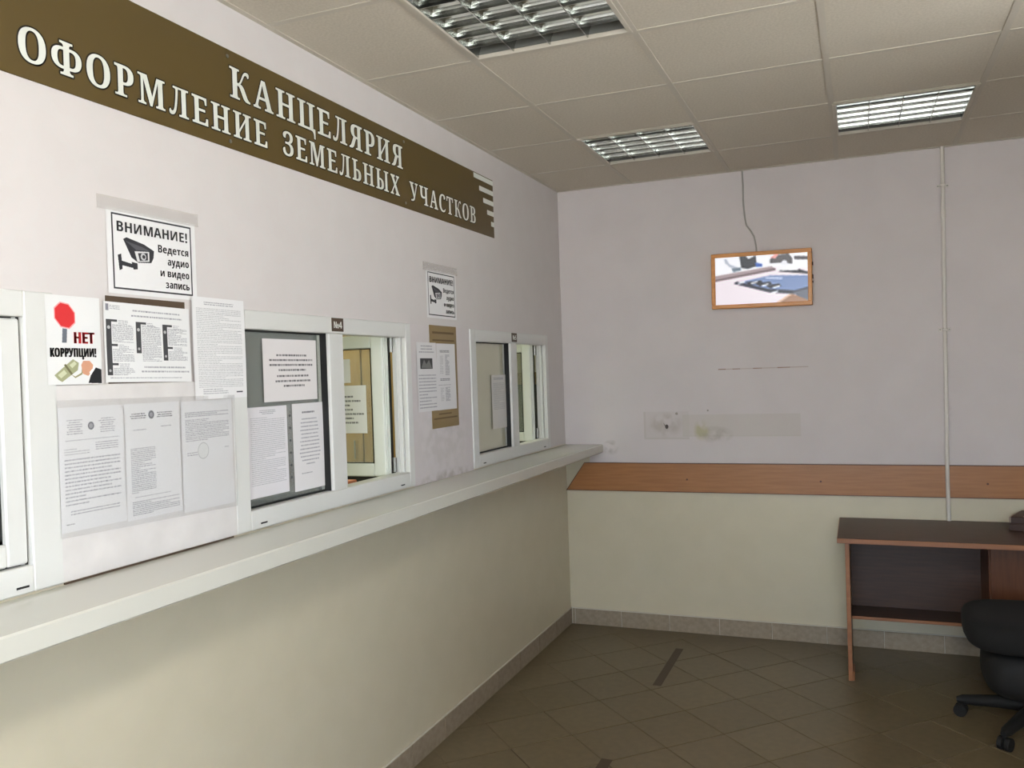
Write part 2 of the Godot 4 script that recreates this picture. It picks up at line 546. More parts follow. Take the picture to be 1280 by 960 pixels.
func build_shell() -> void:
	# counter wall: painted lower part, upper part with three openings
	var st := begin()
	var zs := [HALL_Z]
	for z in WIN:
		zs.append(z)
		zs.append(z - 1.13)
	zs.append(0.0)
	for k in range(0, zs.size(), 2):
		add_box(st, Vector3(-WL, WY0, zs[k + 1]), Vector3(0, WY1, zs[k]))
	add_box(st, Vector3(-WL, WY1, 0), Vector3(0, CEIL + 0.1, HALL_Z))
	var wl: Node = structure(put("wall_left", st.commit(), M.upper_paint))
	wl.set_meta("label", "lilac white plastered counter wall with serving windows")
	put("painted_dado", box(Vector3(-WL, 0, 0), Vector3(0, WY0, HALL_Z)), M.lower_paint, wl).set_meta("label", "cream painted lower wall under the counter sill")
	# grime marks where hands and elbows have worn the paint between two windows
	var gi := wall_marks(384, 448, Color(0.80, 0.772, 0.77), Color(0.815, 0.787, 0.785), 77)
	smudge(gi, Vector2(190, 330), Vector2(190, 120), Color(0.70, 0.675, 0.655), 0.3, 5)
	smudge(gi, Vector2(200, 446), Vector2(200, 26), Color(0.58, 0.54, 0.49), 0.45, 6)
	var gs := begin()
	uv_face(gs, Vector3(0.0012, WY1, 2.043), Vector3(0.0012, WY1, 1.432), Vector3(0.0012, 1.16, 1.432), Vector3(0.0012, 1.16, 2.043), Vector3.RIGHT, Vector2(0, 0), Vector2(1, 0), Vector2(1, 1), Vector2(0, 1))
	put("worn_plaster", gs.commit(), image_mat(gi, 0.7), wl)
	# back wall: upper paint carries old marks; lower part cream
	var iw := 1536
	var ih := 880
	var img := wall_marks(iw, ih, Color(0.803, 0.773, 0.77), Color(0.817, 0.787, 0.784), 71)
	var bw := 3.1
	var y0 := 0.95
	var px := func(x: float, y: float) -> Vector2: return Vector2(x / bw * iw, (CEIL - y) / (CEIL - y0) * ih)
	# a rubbed brown line, a filled patch with a plug hole, a greenish smudge
	for seg in [[0.985, 1.03, 0.9], [1.03, 1.075, 0.35], [1.07, 1.115, 0.8], [1.115, 1.22, 0.25], [1.19, 1.24, 0.7], [1.24, 1.36, 0.3], [1.33, 1.40, 0.8], [1.40, 1.50, 0.35]]:
		var a: Vector2 = px.call(seg[0], 1.612)
		var b: Vector2 = px.call(seg[1], 1.613)
		for x in range(int(a.x), int(b.x)):
			for dy in 3:
				var y := int(a.y) - 1 + dy
				img.set_pixel(x, y, img.get_pixel(x, y).lerp(Color(0.47, 0.32, 0.24), seg[2] * (1.0 if dy == 1 else 0.45)))
	var p0: Vector2 = px.call(0.52, 1.36)
	var p1: Vector2 = px.call(0.80, 1.19)
	for x in range(int(p0.x), int(p1.x)):
		for y in range(int(p0.y), int(p1.y)):
			var edge: bool = x - p0.x < 5 or p1.y - y < 6
			img.set_pixel(x, y, img.get_pixel(x, y).lerp(Color(0.70, 0.67, 0.635), 0.4 if edge else 0.16))
	p0 = px.call(0.76, 1.34)
	p1 = px.call(1.45, 1.205)
	for x in range(int(p0.x), int(p1.x)):
		for y in range(int(p0.y), int(p1.y)):
			img.set_pixel(x, y, img.get_pixel(x, y).lerp(Color(0.73, 0.71, 0.66), 0.3 if y < p1.y - 4 else 0.5))
	smudge(img, px.call(0.875, 1.245), Vector2(26, 34), Color(0.64, 0.62, 0.40), 0.5, 3)
	smudge(img, px.call(0.95, 1.22), Vector2(60, 26), Color(0.62, 0.59, 0.55), 0.5, 4)
	smudge(img, px.call(0.65, 1.28), Vector2(60, 40), Color(0.66, 0.62, 0.58), 0.5, 8)
	disc(img, px.call(0.662, 1.268), 5.0, Color(0.30, 0.27, 0.25), 6.5)
	poly(img, [px.call(0.640, 1.295), px.call(0.655, 1.275), px.call(0.648, 1.273)], Color(0.52, 0.49, 0.46))
	disc(img, px.call(0.725, 1.348), 4.0, Color(0.6, 0.57, 0.54))
	disc(img, px.call(0.915, 1.365), 2.5, Color(0.58, 0.55, 0.52))
	smudge(img, px.call(0.30, 1.14), Vector2(30, 24), Color(0.58, 0.54, 0.52), 0.6, 9)
	var bs := begin()
	uv_face(bs, Vector3(0, CEIL, 0), Vector3(bw, CEIL, 0), Vector3(bw, y0, 0), Vector3(0, y0, 0), Vector3.BACK, Vector2(0, 0), Vector2(1, 0), Vector2(1, 1), Vector2(0, 1))
	var back := begin()
	add_box(back, Vector3(-WL, 0, -0.2), Vector3(HALL_X + 0.2, y0, -0.003))
	add_box(back, Vector3(-WL, y0, -0.2), Vector3(HALL_X + 0.2, CEIL + 0.1, -0.003))
	var wb: Node = structure(put("wall_back", back.commit(), M.upper_paint))
	wb.set_meta("label", "lilac white back wall with rubbed marks and a filled patch")
	put("plaster_face", bs.commit(), image_mat(img, 0.7), wb)
	var ds := begin()
	add_box(ds, Vector3(0, 0, -0.003), Vector3(bw, y0, 0))
	add_box(ds, Vector3(0, y0, -0.002), Vector3(0.16, 1.11, 0.0004))
	put("painted_dado", ds.commit(), M.lower_paint, wb).set_meta("label", "cream painted lower part of the back wall")
	# the desk stands in a recess: the wall on its right steps out of the daylight
	var r := begin()
	add_box(r, Vector3(3.1, 0, 0), Vector3(3.3, CEIL + 0.1, 2.0))
	add_box(r, Vector3(3.1, 0, 2.0), Vector3(HALL_X + 0.2, CEIL + 0.1, 2.2))
	structure(put("wall_right", r.commit(), M.upper_paint))
	# outer wall with a wide daylight window
	var o := begin()
	var wz0 := 2.4
	var wz1 := 4.8
	var wy0 := 0.15
	var wy1 := 2.35
	add_box(o, Vector3(HALL_X, 0, 2.0), Vector3(HALL_X + 0.2, wy0, HALL_Z))
	add_box(o, Vector3(HALL_X, wy1, 2.0), Vector3(HALL_X + 0.2, CEIL + 0.1, HALL_Z))
	add_box(o, Vector3(HALL_X, wy0, 2.0), Vector3(HALL_X + 0.2, wy1, wz0))
	add_box(o, Vector3(HALL_X, wy0, wz1), Vector3(HALL_X + 0.2, wy1, HALL_Z))
	structure(put("wall_outer", o.commit(), M.upper_paint))
	var f := begin()
	for z in [wz0, wz0 + 0.78, wz0 + 1.56, wz1 - 0.06]:
		add_bevel_box(f, Vector3(HALL_X + 0.05, wy0, z), Vector3(HALL_X + 0.11, wy1, z + 0.06), 0.004)
	for y in [wy0, wy1 - 0.06]:
		add_bevel_box(f, Vector3(HALL_X + 0.05, y, wz0), Vector3(HALL_X + 0.11, y + 0.06, wz1), 0.004)
	var dw: Node = structure(put("window_4", f.commit(), M.white))
	for z in [wz0, wz0 + 0.78, wz0 + 1.56]:
		put("pane", box(Vector3(HALL_X + 0.078, wy0 + 0.05, z + 0.05), Vector3(HALL_X + 0.082, wy1 - 0.05, z + 0.79)), M.glass, dw)
	# wall behind the camera, with a second daylight window
	var q := begin()
	var fx0 := 0.35
	var fx1 := 3.05
	var fy0 := 0.95
	var fy1 := 2.45
	add_box(q, Vector3(-WL, 0, HALL_Z), Vector3(HALL_X + 0.2, fy0, HALL_Z + 0.2))
	add_box(q, Vector3(-WL, fy1, HALL_Z), Vector3(HALL_X + 0.2, CEIL + 0.1, HALL_Z + 0.2))
	add_box(q, Vector3(-WL, fy0, HALL_Z), Vector3(fx0, fy1, HALL_Z + 0.2))
	add_box(q, Vector3(fx1, fy0, HALL_Z), Vector3(HALL_X + 0.2, fy1, HALL_Z + 0.2))
	structure(put("wall_front", q.commit(), M.upper_paint))
	var ff := begin()
	for x in [fx0, (fx0 + fx1) / 2 - 0.03, fx1 - 0.06]:
		add_bevel_box(ff, Vector3(x, fy0, HALL_Z + 0.05), Vector3(x + 0.06, fy1, HALL_Z + 0.11), 0.004)
	for y in [fy0, fy1 - 0.06]:
		add_bevel_box(ff, Vector3(fx0, y, HALL_Z + 0.05), Vector3(fx1, y + 0.06, HALL_Z + 0.11), 0.004)
	var fw: Node = structure(put("window_5", ff.commit(), M.white))
	for x in [fx0 + 0.05, (fx0 + fx1) / 2 + 0.02]:
		put("pane", box(Vector3(x, fy0 + 0.05, HALL_Z + 0.078), Vector3(x + 1.28, fy1 - 0.05, HALL_Z + 0.082)), M.glass, fw)

func build_ceiling() -> void:
	var slab: Node = structure(put("ceiling", box(Vector3(-4.4, CEIL + 0.14, -1.4), Vector3(HALL_X + 0.2, CEIL + 0.3, HALL_Z + 0.2)), M.office_paint))
	slab.set_meta("label", "suspended ceiling of square mineral tiles in a flush grid")
	var xs := [0.0]
	var x := GX
	while x < HALL_X - 0.05:
		xs.append(x)
		x += 0.6
	xs.append(HALL_X)
	var zs := [0.0]
	var z := GZ
	while z < HALL_Z - 0.05:
		zs.append(z)
		z += 0.6
	zs.append(HALL_Z)
	var lamps := {Vector2i(1, 1): "b", Vector2i(1, 4): "a", Vector2i(3, 1): "c", Vector2i(3, 9): "lit", Vector2i(6, 7): "off"}
	var shared := {}
	for i in xs.size() - 1:
		for j in zs.size() - 1:
			if lamps.has(Vector2i(i, j)):
				continue
			var w: float = xs[i + 1] - xs[i]
			var d: float = zs[j + 1] - zs[j]
			var key := Vector2i(int(round(w * 1000)), int(round(d * 1000)))
			if not shared.has(key):
				shared[key] = box(Vector3(-w / 2 + 0.004, 0, -d / 2 + 0.004), Vector3(w / 2 - 0.004, 0.015, d / 2 - 0.004), 0.003)
			put("ceiling_tile", shared[key], M.ceiling, slab, Vector3((xs[i] + xs[i + 1]) / 2, CEIL + 0.001, (zs[j] + zs[j + 1]) / 2))
	for i in range(1, xs.size() - 1):
		put("grid_bar", box(Vector3(xs[i] - 0.012, CEIL - 0.0015, 0), Vector3(xs[i] + 0.012, CEIL + 0.03, HALL_Z)), M.grid, slab)
	for j in range(1, zs.size() - 1):
		for i in xs.size() - 1:
			put("cross_bar", box(Vector3(xs[i] + 0.012, CEIL - 0.001, zs[j] - 0.012), Vector3(xs[i + 1] - 0.012, CEIL + 0.03, zs[j] + 0.012)), M.grid, slab)
	var an := begin()
	add_box(an, Vector3(0, CEIL - 0.002, 0), Vector3(0.02, CEIL + 0.02, HALL_Z))
	add_box(an, Vector3(0, CEIL - 0.002, 0), Vector3(HALL_X, CEIL + 0.02, 0.02))
	put("wall_angle", an.commit(), M.grid, slab)
	var labels := {"a": "unlit louvred ceiling light beside the gold sign, farther from the back wall", "b": "unlit louvred ceiling light near the corner above end of gold sign", "c": "unlit louvred ceiling light near the back wall above the white conduit", "lit": "lit louvred ceiling light between the two daylight windows", "off": "unlit louvred ceiling light beside the daylight window"}
	for key in lamps:
		louvre_light(Vector3(xs[key.x] + 0.3, CEIL, zs[key.y] + 0.3), labels[lamps[key]], lamps[key] == "lit")

func louvre_light(at: Vector3, label: String, lit: bool) -> void:
	var t := thing("ceiling_light", label, "ceiling light", at, "louvred ceiling lights")
	var s := 0.296
	var k := 0.279
	var st := begin()     # white rim
	for q in [[Vector3(-s, -0.004, -s), Vector3(s, 0.012, -k)], [Vector3(-s, -0.004, k), Vector3(s, 0.012, s)], [Vector3(-s, -0.004, -k), Vector3(-k, 0.012, k)], [Vector3(k, -0.004, -k), Vector3(s, 0.012, k)]]:
		add_bevel_box(st, q[0], q[1], 0.002)
	put("rim", st.commit(), M.grid, t)
	st = begin()          # housing, open below
	add_box(st, Vector3(-k - 0.004, 0.10, -k - 0.004), Vector3(k + 0.004, 0.104, k + 0.004))
	for q in [[Vector3(-k - 0.004, 0.012, -k - 0.004), Vector3(-k, 0.10, k + 0.004)], [Vector3(k, 0.012, -k - 0.004), Vector3(k + 0.004, 0.10, k + 0.004)], [Vector3(-k, 0.012, -k - 0.004), Vector3(k, 0.10, -k)], [Vector3(-k, 0.012, k), Vector3(k, 0.10, k + 0.004)]]:
		add_box(st, q[0], q[1])
	put("housing", st.commit(), M.housing, t)
	var w := 2.0 * k / 4.0
	for i in 5:           # parabolic reflectors between the tubes, running along z
		var x := -k + w * i
		var lo := 0.002
		var hi := 0.020
		var rs := begin()
		var prof := []
		for q in 6:
			var f := q / 5.0
			prof.append(Vector2(lerp(lo, hi, f * f), 0.002 + 0.048 * f))
		for sgn in [-1.0, 1.0]:
			if (i == 0 and sgn < 0) or (i == 4 and sgn > 0):
				continue
			for q in 5:
				var a: Vector2 = prof[q]
				var b: Vector2 = prof[q + 1]
				quad(rs, Vector3(x + sgn * a.x, a.y, -k), Vector3(x + sgn * b.x, b.y, -k), Vector3(x + sgn * b.x, b.y, k), Vector3(x + sgn * a.x, a.y, k), Vector3(sgn, -0.3, 0))
		quad(rs, Vector3(x - lo, 0.002, -k), Vector3(x + lo, 0.002, -k), Vector3(x + lo, 0.002, k), Vector3(x - lo, 0.002, k), Vector3.DOWN)
		put("reflector", rs.commit(), M.alu, t)
	var rows := 6
	var blade := begin()  # one cross blade of a cell: a thin V of bent aluminium
	for sgn in [-1.0, 1.0]:
		for q in 4:
			var f0 := q / 4.0
			var f1 := (q + 1) / 4.0
			quad(blade, Vector3(-w / 2 + 0.003, 0.003 + 0.04 * f0, sgn * lerp(0.001, 0.013, f0 * f0)), Vector3(w / 2 - 0.003, 0.003 + 0.04 * f0, sgn * lerp(0.001, 0.013, f0 * f0)), Vector3(w / 2 - 0.003, 0.003 + 0.04 * f1, sgn * lerp(0.001, 0.013, f1 * f1)), Vector3(-w / 2 + 0.003, 0.003 + 0.04 * f1, sgn * lerp(0.001, 0.013, f1 * f1)), Vector3(0, -0.3, sgn))
	quad(blade, Vector3(-w / 2, 0.003, -0.001), Vector3(w / 2, 0.003, -0.001), Vector3(w / 2, 0.003, 0.001), Vector3(-w / 2, 0.003, 0.001), Vector3.DOWN)
	var bm := blade.commit()
	for c in 4:
		for r in range(1, rows):
			put("louvre_blade", bm, M.alu, t, Vector3(-k + w * (c + 0.5), 0.0, -k + 2.0 * k * r / rows))
	var m: StandardMaterial3D = M.tube_off
	if lit:
		m = mat(Color(0.95, 0.95, 0.92), 0.3)
		m.emission_enabled = true
		m.emission = Color(1.0, 0.97, 0.90)
		m.emission_energy_multiplier = 3.0
	for c in 4:
		var x := -k + w * (c + 0.5)
		put("fluorescent_tube", tube([Vector3(x, 0.076, -k + 0.01), Vector3(x, 0.076, k - 0.01)], 0.013, 12), m, t)
	if lit:
		var l := AreaLight3D.new()
		l.name = "lamp_light"
		l.area_size = Vector2(0.5, 0.5)
		l.light_energy = 11.0
		l.light_color = Color(1.0, 0.985, 0.95)
		l.light_size = 0.5
		l.shadow_enabled = true
		l.area_range = 14.0
		l.rotation.x = -PI / 2
		l.position = Vector3(0, -0.02, 0)
		t.add_child(l)

func build_floor() -> void:
	var f: Node = structure(put("floor", box(Vector3(-4.4, -0.2, -1.4), Vector3(HALL_X + 0.2, -0.004, HALL_Z + 0.2)), M.grout))
	f.set_meta("label", "beige brown glazed floor tiles laid diagonally with dark joints")
	# square tiles of 0.3 m laid at 45 degrees: joints where z - x = 0.25 + k p and x + z = 0.90 + k p
	var p := 0.4243
	var half := 0.2962 / 2.0
	var meshes := []
	var tile := box(Vector3(-half, -0.012, -half), Vector3(half, 0, half), 0.0012)
	var rest := begin()
	var rng := RandomNumberGenerator.new()
	rng.seed = 11
	for a in range(-14, 20):
		for b in range(-4, 32):
			var d := 0.25 + p * (a + 0.5)      # z - x
			var s := 0.90 + p * (b + 0.5)      # x + z
			var c := Vector3((s - d) / 2, 0, (s + d) / 2)
			var r := 0.2122
			if c.x < -r or c.z < -r or c.x > HALL_X + r or c.z > HALL_Z + r:
				continue
			if c.x > 3.1 + r and c.z < 2.0 - r:
				continue
			var cut := c.x < r or c.z < r
			var m: Material = M.tiles[rng.randi() % 4]
			var y := rng.randf_range(-0.0006, 0.0)
			if c.z < 4.3 and c.x < 3.4:
				var mesh: Mesh = tile
				if cut:
					# cut to the wall
					var poly_ := PackedVector2Array([Vector2(c.x - r + 0.001, c.z), Vector2(c.x, c.z - r + 0.001), Vector2(c.x + r - 0.001, c.z), Vector2(c.x, c.z + r - 0.001)])
					var room := PackedVector2Array([Vector2(0, 0), Vector2(9, 0), Vector2(9, 9), Vector2(0, 9)])
					var got := Geometry2D.intersect_polygons(poly_, room)
					if got.is_empty():
						continue
					var st := begin()
					var g: PackedVector2Array = got[0]
					for k in range(1, g.size() - 1):
						tri(st, Vector3(g[0].x, 0, g[0].y), Vector3(g[k].x, 0, g[k].y), Vector3(g[k + 1].x, 0, g[k + 1].y), Vector3.UP)
					for k in g.size():
						var u := g[k]
						var v := g[(k + 1) % g.size()]
						var mid := (u + v) / 2 - Vector2(c.x, c.z)
						quad(st, Vector3(u.x, 0, u.y), Vector3(v.x, 0, v.y), Vector3(v.x, -0.012, v.y), Vector3(u.x, -0.012, u.y), Vector3(mid.x, 0, mid.y))
					put("floor_tile", st.commit(), m, f, Vector3(0, y, 0))
				else:
					var o := put("floor_tile", mesh, m, f, c + Vector3(0, y, 0))
					o.rotation.y = PI / 4
			else:
				var bx := begin()
				rest.append_from(tile, 0, Transform3D(Basis(Vector3.UP, PI / 4), c))
	var ro := put("floor_tiling", rest.commit(), M.tiles[1], f)
	ro.set_meta("kind", "stuff")
	# tile skirting
	var n := 0
	var bb := Node3D.new()
	bb.name = "baseboard_back"
	add_child(bb)
	structure(bb)
	var x := -0.273
	while x < 3.1:
		var a: float = max(x, 0.012)
		var b: float = min(x + 0.303, 3.1)
		put("skirting_tile", box(Vector3(a, 0, 0.0005), Vector3(b, 0.098, 0.009), 0.0015), M.skirt, bb)
		x += 0.3055
	put("caulk_line", box(Vector3(0, 0.098, 0), Vector3(3.1, 0.104, 0.0085), 0.002), M.caulk, bb)
	put("joint_fill", box(Vector3(0, 0, 0), Vector3(3.1, 0.097, 0.006)), M.caulk, bb)
	var bl := Node3D.new()
	bl.name = "baseboard_left"
	add_child(bl)
	structure(bl)
	var z := 0.01
	while z < HALL_Z:
		put("skirting_tile", box(Vector3(0.0005, 0, z), Vector3(0.009, 0.098, min(z + 0.303, HALL_Z)), 0.0015), M.skirt, bl)
		z += 0.3055
	put("caulk_line", box(Vector3(0, 0.098, 0), Vector3(0.0085, 0.104, HALL_Z), 0.002), M.caulk, bl)
	put("joint_fill", box(Vector3(0, 0, 0), Vector3(0.006, 0.097, HALL_Z)), M.caulk, bl)
	# two strips of worn brown tape on the tiles
	tag(put("tape_strip", box(Vector3(-0.022, 0, -0.305), Vector3(0.022, 0.0008, 0.305)), M.brown_tape, null, Vector3(0.765, 0.0002, 0.63)), "long strip of brown tape on the floor tiles near the back wall", "tape", "floor tape strips")
	tag(put("tape_strip", box(Vector3(-0.024, 0, -0.30), Vector3(0.024, 0.0008, 0.30)), M.brown_tape, null, Vector3(0.75, 0.0002, 2.12)), "strip of brown tape on the floor tiles farther from the back wall", "tape", "floor tape strips")

func build_windows() -> void:
	for k in 3:
		serving_window(k)

func serving_window(k: int) -> void:
	var L: float = WIN[k]
	var R := L - 1.13
	var y0 := WY0 + 0.062
	var y1 := WY1 - 0.06
	var a := L - 0.067     # first opening
	var b := a - 0.455
	var c := b - 0.09      # second opening
	var d := R + (0.08 if k == 0 else 0.045)
	var x0 := -0.055
	var x1 := 0.007
	var st := begin()
	add_bevel_box(st, Vector3(x0, WY0, L - 0.067), Vector3(x1, WY1, L), 0.003)
	add_bevel_box(st, Vector3(-0.016, WY0, R), Vector3(x1, WY1, d), 0.003)
	add_bevel_box(st, Vector3(x0, WY0, R), Vector3(-0.017, WY1, d + 0.012), 0.002)
	add_box(st, Vector3(-0.036, y0, d + 0.012), Vector3(-0.032, y1, d + 0.018))
	add_bevel_box(st, Vector3(x0, y1, d), Vector3(x1, WY1, L - 0.067), 0.003)
	add_bevel_box(st, Vector3(x0, WY0, d), Vector3(x1, y0, L - 0.067), 0.003)
	var w: Node = structure(put("window_%d" % (k + 1), st.commit(), M.white))
	w.set_meta("label", ["white plastic serving window with a closed sash beside the red stop sign notice", "white plastic serving window number 4 with notices behind its glass", "white plastic serving window next to the room corner"][k])
	put("mullion", box(Vector3(x0, y0, c), Vector3(x1, y1, b), 0.003), M.white, w)
	# fixed pane
	var gx := -0.032
	put("pane", box(Vector3(gx - 0.004, y0, b), Vector3(gx, y1, a)), M.glass, w)
	st = begin()
	add_box(st, Vector3(gx, y0, b), Vector3(-0.006, y1, b + 0.0035))
	add_box(st, Vector3(gx, y0, b), Vector3(gx + 0.006, y0 + 0.006, a))
	add_box(st, Vector3(gx, y1 - 0.005, b), Vector3(gx + 0.006, y1, a))
	put("gasket", st.commit(), M.rubber, w)
	# drain slots
	for z in [L - 0.125, R + 0.11]:
		put("drain_slot", box(Vector3(x1 - 0.001, 1.179, z - 0.016), Vector3(x1 + 0.0006, 1.184, z + 0.016)), M.rubber, w)
	if k == 0:
		closed_sash(w, c, d, y0, y1)
		put("inner_film", box(Vector3(-0.062, y0, d + 0.05), Vector3(-0.058, y1, a)), M.blind_grey, w)
		return
	# screen behind the fixed pane
	if k == 1:
		put("grey_screen", box(Vector3(-0.046, y0 + 0.02, b + 0.006), Vector3(-0.042, y1, a)), M.blind_grey, w)
		put("sleeve_shelf", box(Vector3(-0.051, y0, b), Vector3(-0.047, y0 + 0.06, a)), M.grey_dark, w)
	else:
		put("olive_screen", box(Vector3(-0.046, y0, b), Vector3(-0.042, y1, a)), M.blind_olive, w)
	# sash swung inwards by a right angle, hinged at the far jamb
	var s := begin()
	var hx := -0.068
	var fx := hx - 0.47
	var z0 := d + 0.02
	var z1 := d + 0.072
	var sy0 := WY0 + 0.05
	var sy1 := WY1 - 0.045
	var f := 0.056
	add_bevel_box(s, Vector3(hx - f, sy0, z0), Vector3(hx, sy1, z1), 0.004)
	add_bevel_box(s, Vector3(fx, sy0, z0), Vector3(fx + f, sy1, z1), 0.004)
	add_bevel_box(s, Vector3(fx + f, sy0, z0), Vector3(hx - f, sy0 + f, z1), 0.004)
	add_bevel_box(s, Vector3(fx + f, sy1 - f, z0), Vector3(hx - f, sy1, z1), 0.004)
	# ribs of the profile on the hinge edge
	add_box(s, Vector3(hx, sy0 + 0.01, z0 + 0.012), Vector3(hx + 0.004, sy1 - 0.01, z0 + 0.02))
	add_box(s, Vector3(hx, sy0 + 0.01, z0 + 0.033), Vector3(hx + 0.004, sy1 - 0.01, z0 + 0.038))
	var sash := put("sash", s.commit(), M.sash, w)
	put("sash_pane", box(Vector3(fx + f, sy0 + f, z0 + 0.024), Vector3(hx - f, sy1 - f, z0 + 0.028)), M.glass, sash)
	var g := begin()
	for q in [[Vector3(fx + f, sy0 + f, z1 - 0.006), Vector3(hx - f, sy0 + f + 0.004, z1 - 0.002)], [Vector3(fx + f, sy1 - f - 0.004, z1 - 0.006), Vector3(hx - f, sy1 - f, z1 - 0.002)], [Vector3(hx - f - 0.004, sy0 + f, z1 - 0.006), Vector3(hx - f, sy1 - f, z1 - 0.002)]]:
		add_box(g, q[0], q[1])
	add_box(g, Vector3(hx - 0.004, sy0, z0 - 0.014), Vector3(hx + 0.002, sy1, z0 + 0.002))
	put("sash_gasket", g.commit(), M.rubber, sash)
	put("hinge", tube([Vector3(hx + 0.012, sy1 - 0.075, z0 - 0.002), Vector3(hx + 0.012, sy1 - 0.012, z0 - 0.002)], 0.009, 10), M.metal, sash)
	put("hinge", tube([Vector3(hx + 0.012, sy0 + 0.015, z0 - 0.002), Vector3(hx + 0.012, sy0 + 0.075, z0 - 0.002)], 0.009, 10), M.metal, sash)
	# number plate on the top rail
	var n := tag(put("number_plate", box(Vector3(x1, WY1 - 0.052, c - 0.002), Vector3(x1 + 0.003, WY1 - 0.003, c + 0.072), 0.0008), M.plate_brown), ["", "small brown plate reading №4 on the window frame", "small dark number plate on the frame of the window next to the corner"][k], "plate", "window number plates")
	if k == 1:
		wall_text("numerals", lettering("№4", font("Droid Sans", true), 0.024, 0.052), M.sign_white, n, Vector3(x1 + 0.003, WY1 - 0.040, c + 0.061))
	else:
		wall_text("numerals", lettering("№5", font("Droid Sans", true), 0.024, 0.052), M.sign_white, n, Vector3(x1 + 0.003, WY1 - 0.040, c + 0.061))

func closed_sash(w: Node, c: float, d: float, y0: float, y1: float) -> void:
	var s := begin()
	var f := 0.056
	var x0 := -0.056
	var x1 := -0.004
	var g := 0.004
	add_bevel_box(s, Vector3(x0, y0 + g, d + g), Vector3(x1, y1 - g, d + f), 0.004)
	add_bevel_box(s, Vector3(x0, y0 + g, c - f), Vector3(x1, y1 - g, c - g), 0.004)
	add_bevel_box(s, Vector3(x0, y0 + g, d + f), Vector3(x1, y0 + f, c - f), 0.004)
	add_bevel_box(s, Vector3(x0, y1 - f, d + f), Vector3(x1, y1 - g, c - f), 0.004)
	var sash := put("sash", s.commit(), M.white, w)
	var r := begin()
	add_box(r, Vector3(-0.05, y0, d), Vector3(-0.012, y1, d + g))
	add_box(r, Vector3(-0.05, y0, d), Vector3(-0.02, y0 + g, c))
	add_box(r, Vector3(-0.05, y1 - g, d), Vector3(-0.02, y1, c))
	add_box(r, Vector3(-0.045, y0 + f, d + f), Vector3(-0.018, y1 - f, d + f + 0.012))
	add_box(r, Vector3(-0.045, y0 + f, d + f), Vector3(-0.018, y0 + f + 0.008, c - f))
	put("sash_gasket", r.commit(), M.rubber, sash)
	put("sash_pane", box(Vector3(-0.045, y0 + f, d + f), Vector3(-0.041, y1 - f, c - f)), M.glass, sash)

func build_sill() -> void:
	var s: Node = put("counter_sill", box(Vector3(0.0, 1.108, 0.0), Vector3(0.25, 1.16, HALL_Z), 0.004), M.sill)
	structure(s)
	s.name = "trim_1"
	s.set_meta("label", "long glossy white counter sill under the serving windows")

func build_sign() -> void:
	var t := thing("direction_sign", "long golden brown sign board with white serif Cyrillic lettering high on wall", "sign", Vector3.ZERO)
	var zr := 1.076
	var zl := 4.87
	var xb := 0.004
	put("board", box(Vector3(0.0005, 2.347, zr), Vector3(xb, 2.651, zl), 0.0006), M.sign, t)
	var sf := font("Droid Serif", true)
	var ring := []
	for k in 10:
		ring.append(Vector2(cos(TAU * k / 10), sin(TAU * k / 10)) * 0.0042)
	for q in [["КАНЦЕЛЯРИЯ", 3.122, 2.048, 2.508, 0.094, 0.016], ["ОФОРМЛЕНИЕ", 3.842, 2.951, 2.388, 0.081, 0.015], ["ЗЕМЕЛЬНЫX", 2.868, 2.082, 2.388, 0.081, 0.015], ["УЧАСТКОВ", 1.994, 1.312, 2.388, 0.081, 0.015]]:
		wall_text("letter_outline", spaced(q[0], sf, q[4], q[1] - q[2], q[5], ring, 0.0004), M.sign_dark, t, Vector3(xb + 0.0001, q[3], q[1]))
		wall_text("lettering", spaced(q[0], sf, q[4], q[1] - q[2], q[5], [Vector2.ZERO], 0.0008), M.sign_white, t, Vector3(xb + 0.0004, q[3], q[1]))
	var starts := [1.319, 1.254, 1.208, 1.162, 1.115]
	for k in 5:
		var y := 2.634 - 0.0545 * k
		put("stripe", box(Vector3(xb, y - 0.012, zr - 0.0005), Vector3(xb + 0.0006, y + 0.012, starts[k])), M.sign_white, t)
	for z in [4.4, 3.13, 2.033]:
		for y in [2.628, 2.368]:
			put("screw_head", tube([Vector3(xb, y, z), Vector3(xb + 0.0025, y, z)], 0.006, 10), M.metal, t)

